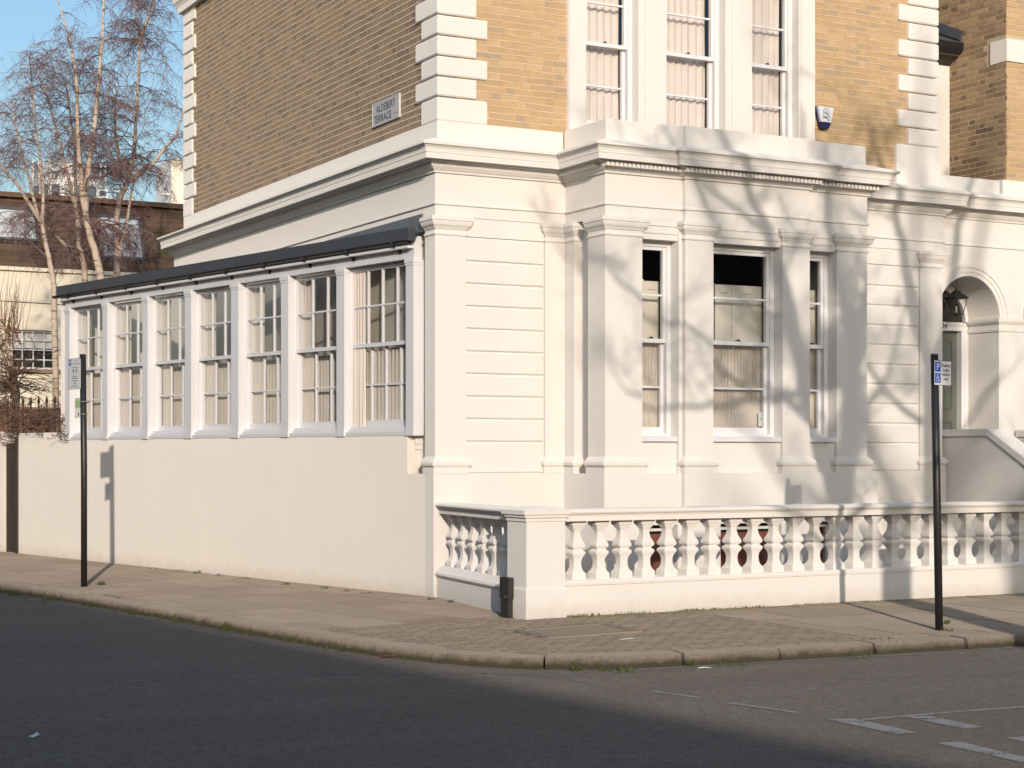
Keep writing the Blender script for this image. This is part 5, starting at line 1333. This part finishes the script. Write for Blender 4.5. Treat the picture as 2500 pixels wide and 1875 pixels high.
# ------------------------------------------------------------------ across the street, behind the viewer: what throws the shade
tb = thing('terrace_building', 'long brick terrace across the side street that shades the road', 'building', (-12.42,-35.5,0), math.radians(6.9))
mb = MB(); mb.box(-9,0,-30,58,-.2,7.2); mb.build('terrace_wall', 'brick_side', tb)
mb = MB(); mb.box(-9.2,.0,-30,58,7.2005,8.0); mb.build('terrace_parapet', 'cream', tb)
ob = thing('opposite_terrace', 'brown brick terrace across the road opposite the front doors', 'building', (34,-24,0))
mb = MB(); mb.box(-22,26,-9,0,-.2,8.6); mb.build('terrace_wall', 'brick_side', ob)
mb = MB(); mb.box(-22.1,26.1,-9.1,.1,8.6005,9.2); mb.build('terrace_parapet', 'slate', ob)
for i in range(10):
    for z in (1.2, 4.6): MB().box(-20+4.6*i,-18.8+4.6*i,.001,.06,z,z+2.0).build('window', 'farglass', ob)
def limbs(mb, fine, polys, rr, dens, reach):
    for pts, r0, r1, *bare in polys:
        pts = [Vector(p) for p in pts]; sm = []; n = len(pts)
        for i in range(n-1):
            for k in range(4): sm.append(pts[i].lerp(pts[i+1], k/4)+Vector((rr.uniform(-.03,.03),rr.uniform(-.03,.03),0)))
        sm.append(pts[-1]); m = len(sm); rad = [r0+(r1-r0)*i/(m-1) for i in range(m)]
        mb.tube(sm, rad, 9)
        for i, p in enumerate([] if bare else sm[2:]):
            for _ in range(dens):
                if rr.random() < .45: continue
                a = rr.uniform(0, 6.28)
                spray(fine, p, Vector((math.cos(a), math.sin(a), rr.uniform(.1,1.1))), reach*rr.uniform(.5,1.2), max(.012, rad[i+2]*.30), 2, rr, rr.uniform(-.35,.1))
def plane_tree(label, x, y, trunk, polys, seed, dens=2, reach=1.5):
    rr = random.Random(seed); t = thing('plane_tree', label, 'tree', (x,y,-.12), 0, 'bare street trees across the road')
    mb = MB(); fine = MB(); h, r = trunk
    mb.tube([(0,0,0),(.02,0,h*.3),(-.03,.03,h*.65),(0,0,h)], [r*1.3,r*1.05,r*.98,r*.92], 12)
    limbs(mb, fine, polys, rr, dens, reach)
    mb.build('trunk', 'limb', t, True); tag(fine.build('crown', 'limb', t, True), kind='stuff')
plane_tree('bare plane tree across the road whose low fork shades the bay', .80, -11.9, (4.5,.20),
  [([(0,0,4.3),(-.22,.05,4.9),(-.52,.1,5.6),(-.72,.1,6.5),(-1.05,.1,7.4),(-1.7,.2,8.5)], .16, .045),
   ([(0,0,4.3),(.14,0,5.1),(.20,0,5.8),(.22,0,6.25)], .165, .13),
   ([(.22,0,6.2),(.45,0,6.85),(.72,.1,7.8),(1.05,.2,9.2)], .10, .035), ([(.2,0,6.15),(-.05,0,6.9),(-.22,0,7.8),(-.15,.1,9.3)], .085, .025),
   ([(-.50,.1,5.5),(-1.2,.1,5.55),(-2.0,.2,5.3),(-2.9,.2,5.5)], .05, .02), ([(.12,0,5.0),(.7,.1,5.5),(1.2,.1,6.1),(1.5,.1,7.0)], .055, .02),
   ([(-.7,.1,6.4),(-1.3,-.2,6.7),(-2.0,-.3,7.6),(-2.6,-.3,8.6)], .055, .02), ([(-1.0,.1,7.3),(-2.0,.1,7.9),(-3.2,.1,8.2)], .045, .018),
   ([(-.42,.08,5.3),(-1.0,.2,5.5),(-1.9,.2,6.1),(-3.0,.2,6.7),(-3.6,.2,7.4)], .04, .018),
   ([(0,0,4.2),(-.5,.1,3.75),(-.95,.1,3.40),(-1.3,.1,3.7),(-1.9,.1,3.9),(-2.6,.2,3.8)], .05, .018, 1)], 31, 1, 1.0)
plane_tree('bare plane tree across the road nearer the front door', 2.95, -11.2, (6.2,.15),
  [([(0,0,6.0),(-.3,.1,6.7),(-.5,.2,7.8),(-.9,.2,9.0)], .11, .04), ([(0,0,6.0),(.35,0,6.8),(.5,0,7.9),(1.0,.1,9.2)], .11, .04), ([(0,0,5.2),(-.8,0,5.7),(-1.5,.1,6.6)], .06, .02), ([(0,0,4.6),(.8,0,5.2),(1.3,.1,6.0)], .06, .02), ([(0,0,3.6),(-.5,0,3.9),(-1.2,.1,3.7),(-1.7,.1,4.2)], .05, .02), ([(0,0,3.2),(.5,.1,3.7),(1.0,.1,4.4)], .06, .02)], 32, 1, 1.05)
plane_tree('tall bare plane tree standing farthest down the side street', -4.3, -30.5, (9.0,.24),
  [([(0,0,8.8),(-.8,0,10.4),(-1.6,.3,12.2),(-2.2,.3,14.5)], .16, .05), ([(0,0,8.8),(.5,0,10.6),(.9,.2,12.6),(1.5,.2,15.0)], .16, .05), ([(0,0,8.6),(1.3,.3,9.8),(2.8,.3,11.4),(3.6,.3,13.0)], .12, .04), ([(0,0,8.5),(-1.2,-.2,9.2),(-2.6,-.3,9.9),(-3.6,-.3,11.2)], .13, .04), ([(-.8,0,10.4),(-2.0,.2,11.2),(-3.2,.2,12.2),(-4.0,.2,13.8)], .12, .04), ([(-1.2,-.2,9.2),(-2.2,-.2,8.9),(-3.4,-.2,9.2)], .08, .03), ([(.2,0,9.6),(.1,0,11.5),(-.2,0,13.5),(0,0,16)], .12, .04)], 33, 1, 1.25)
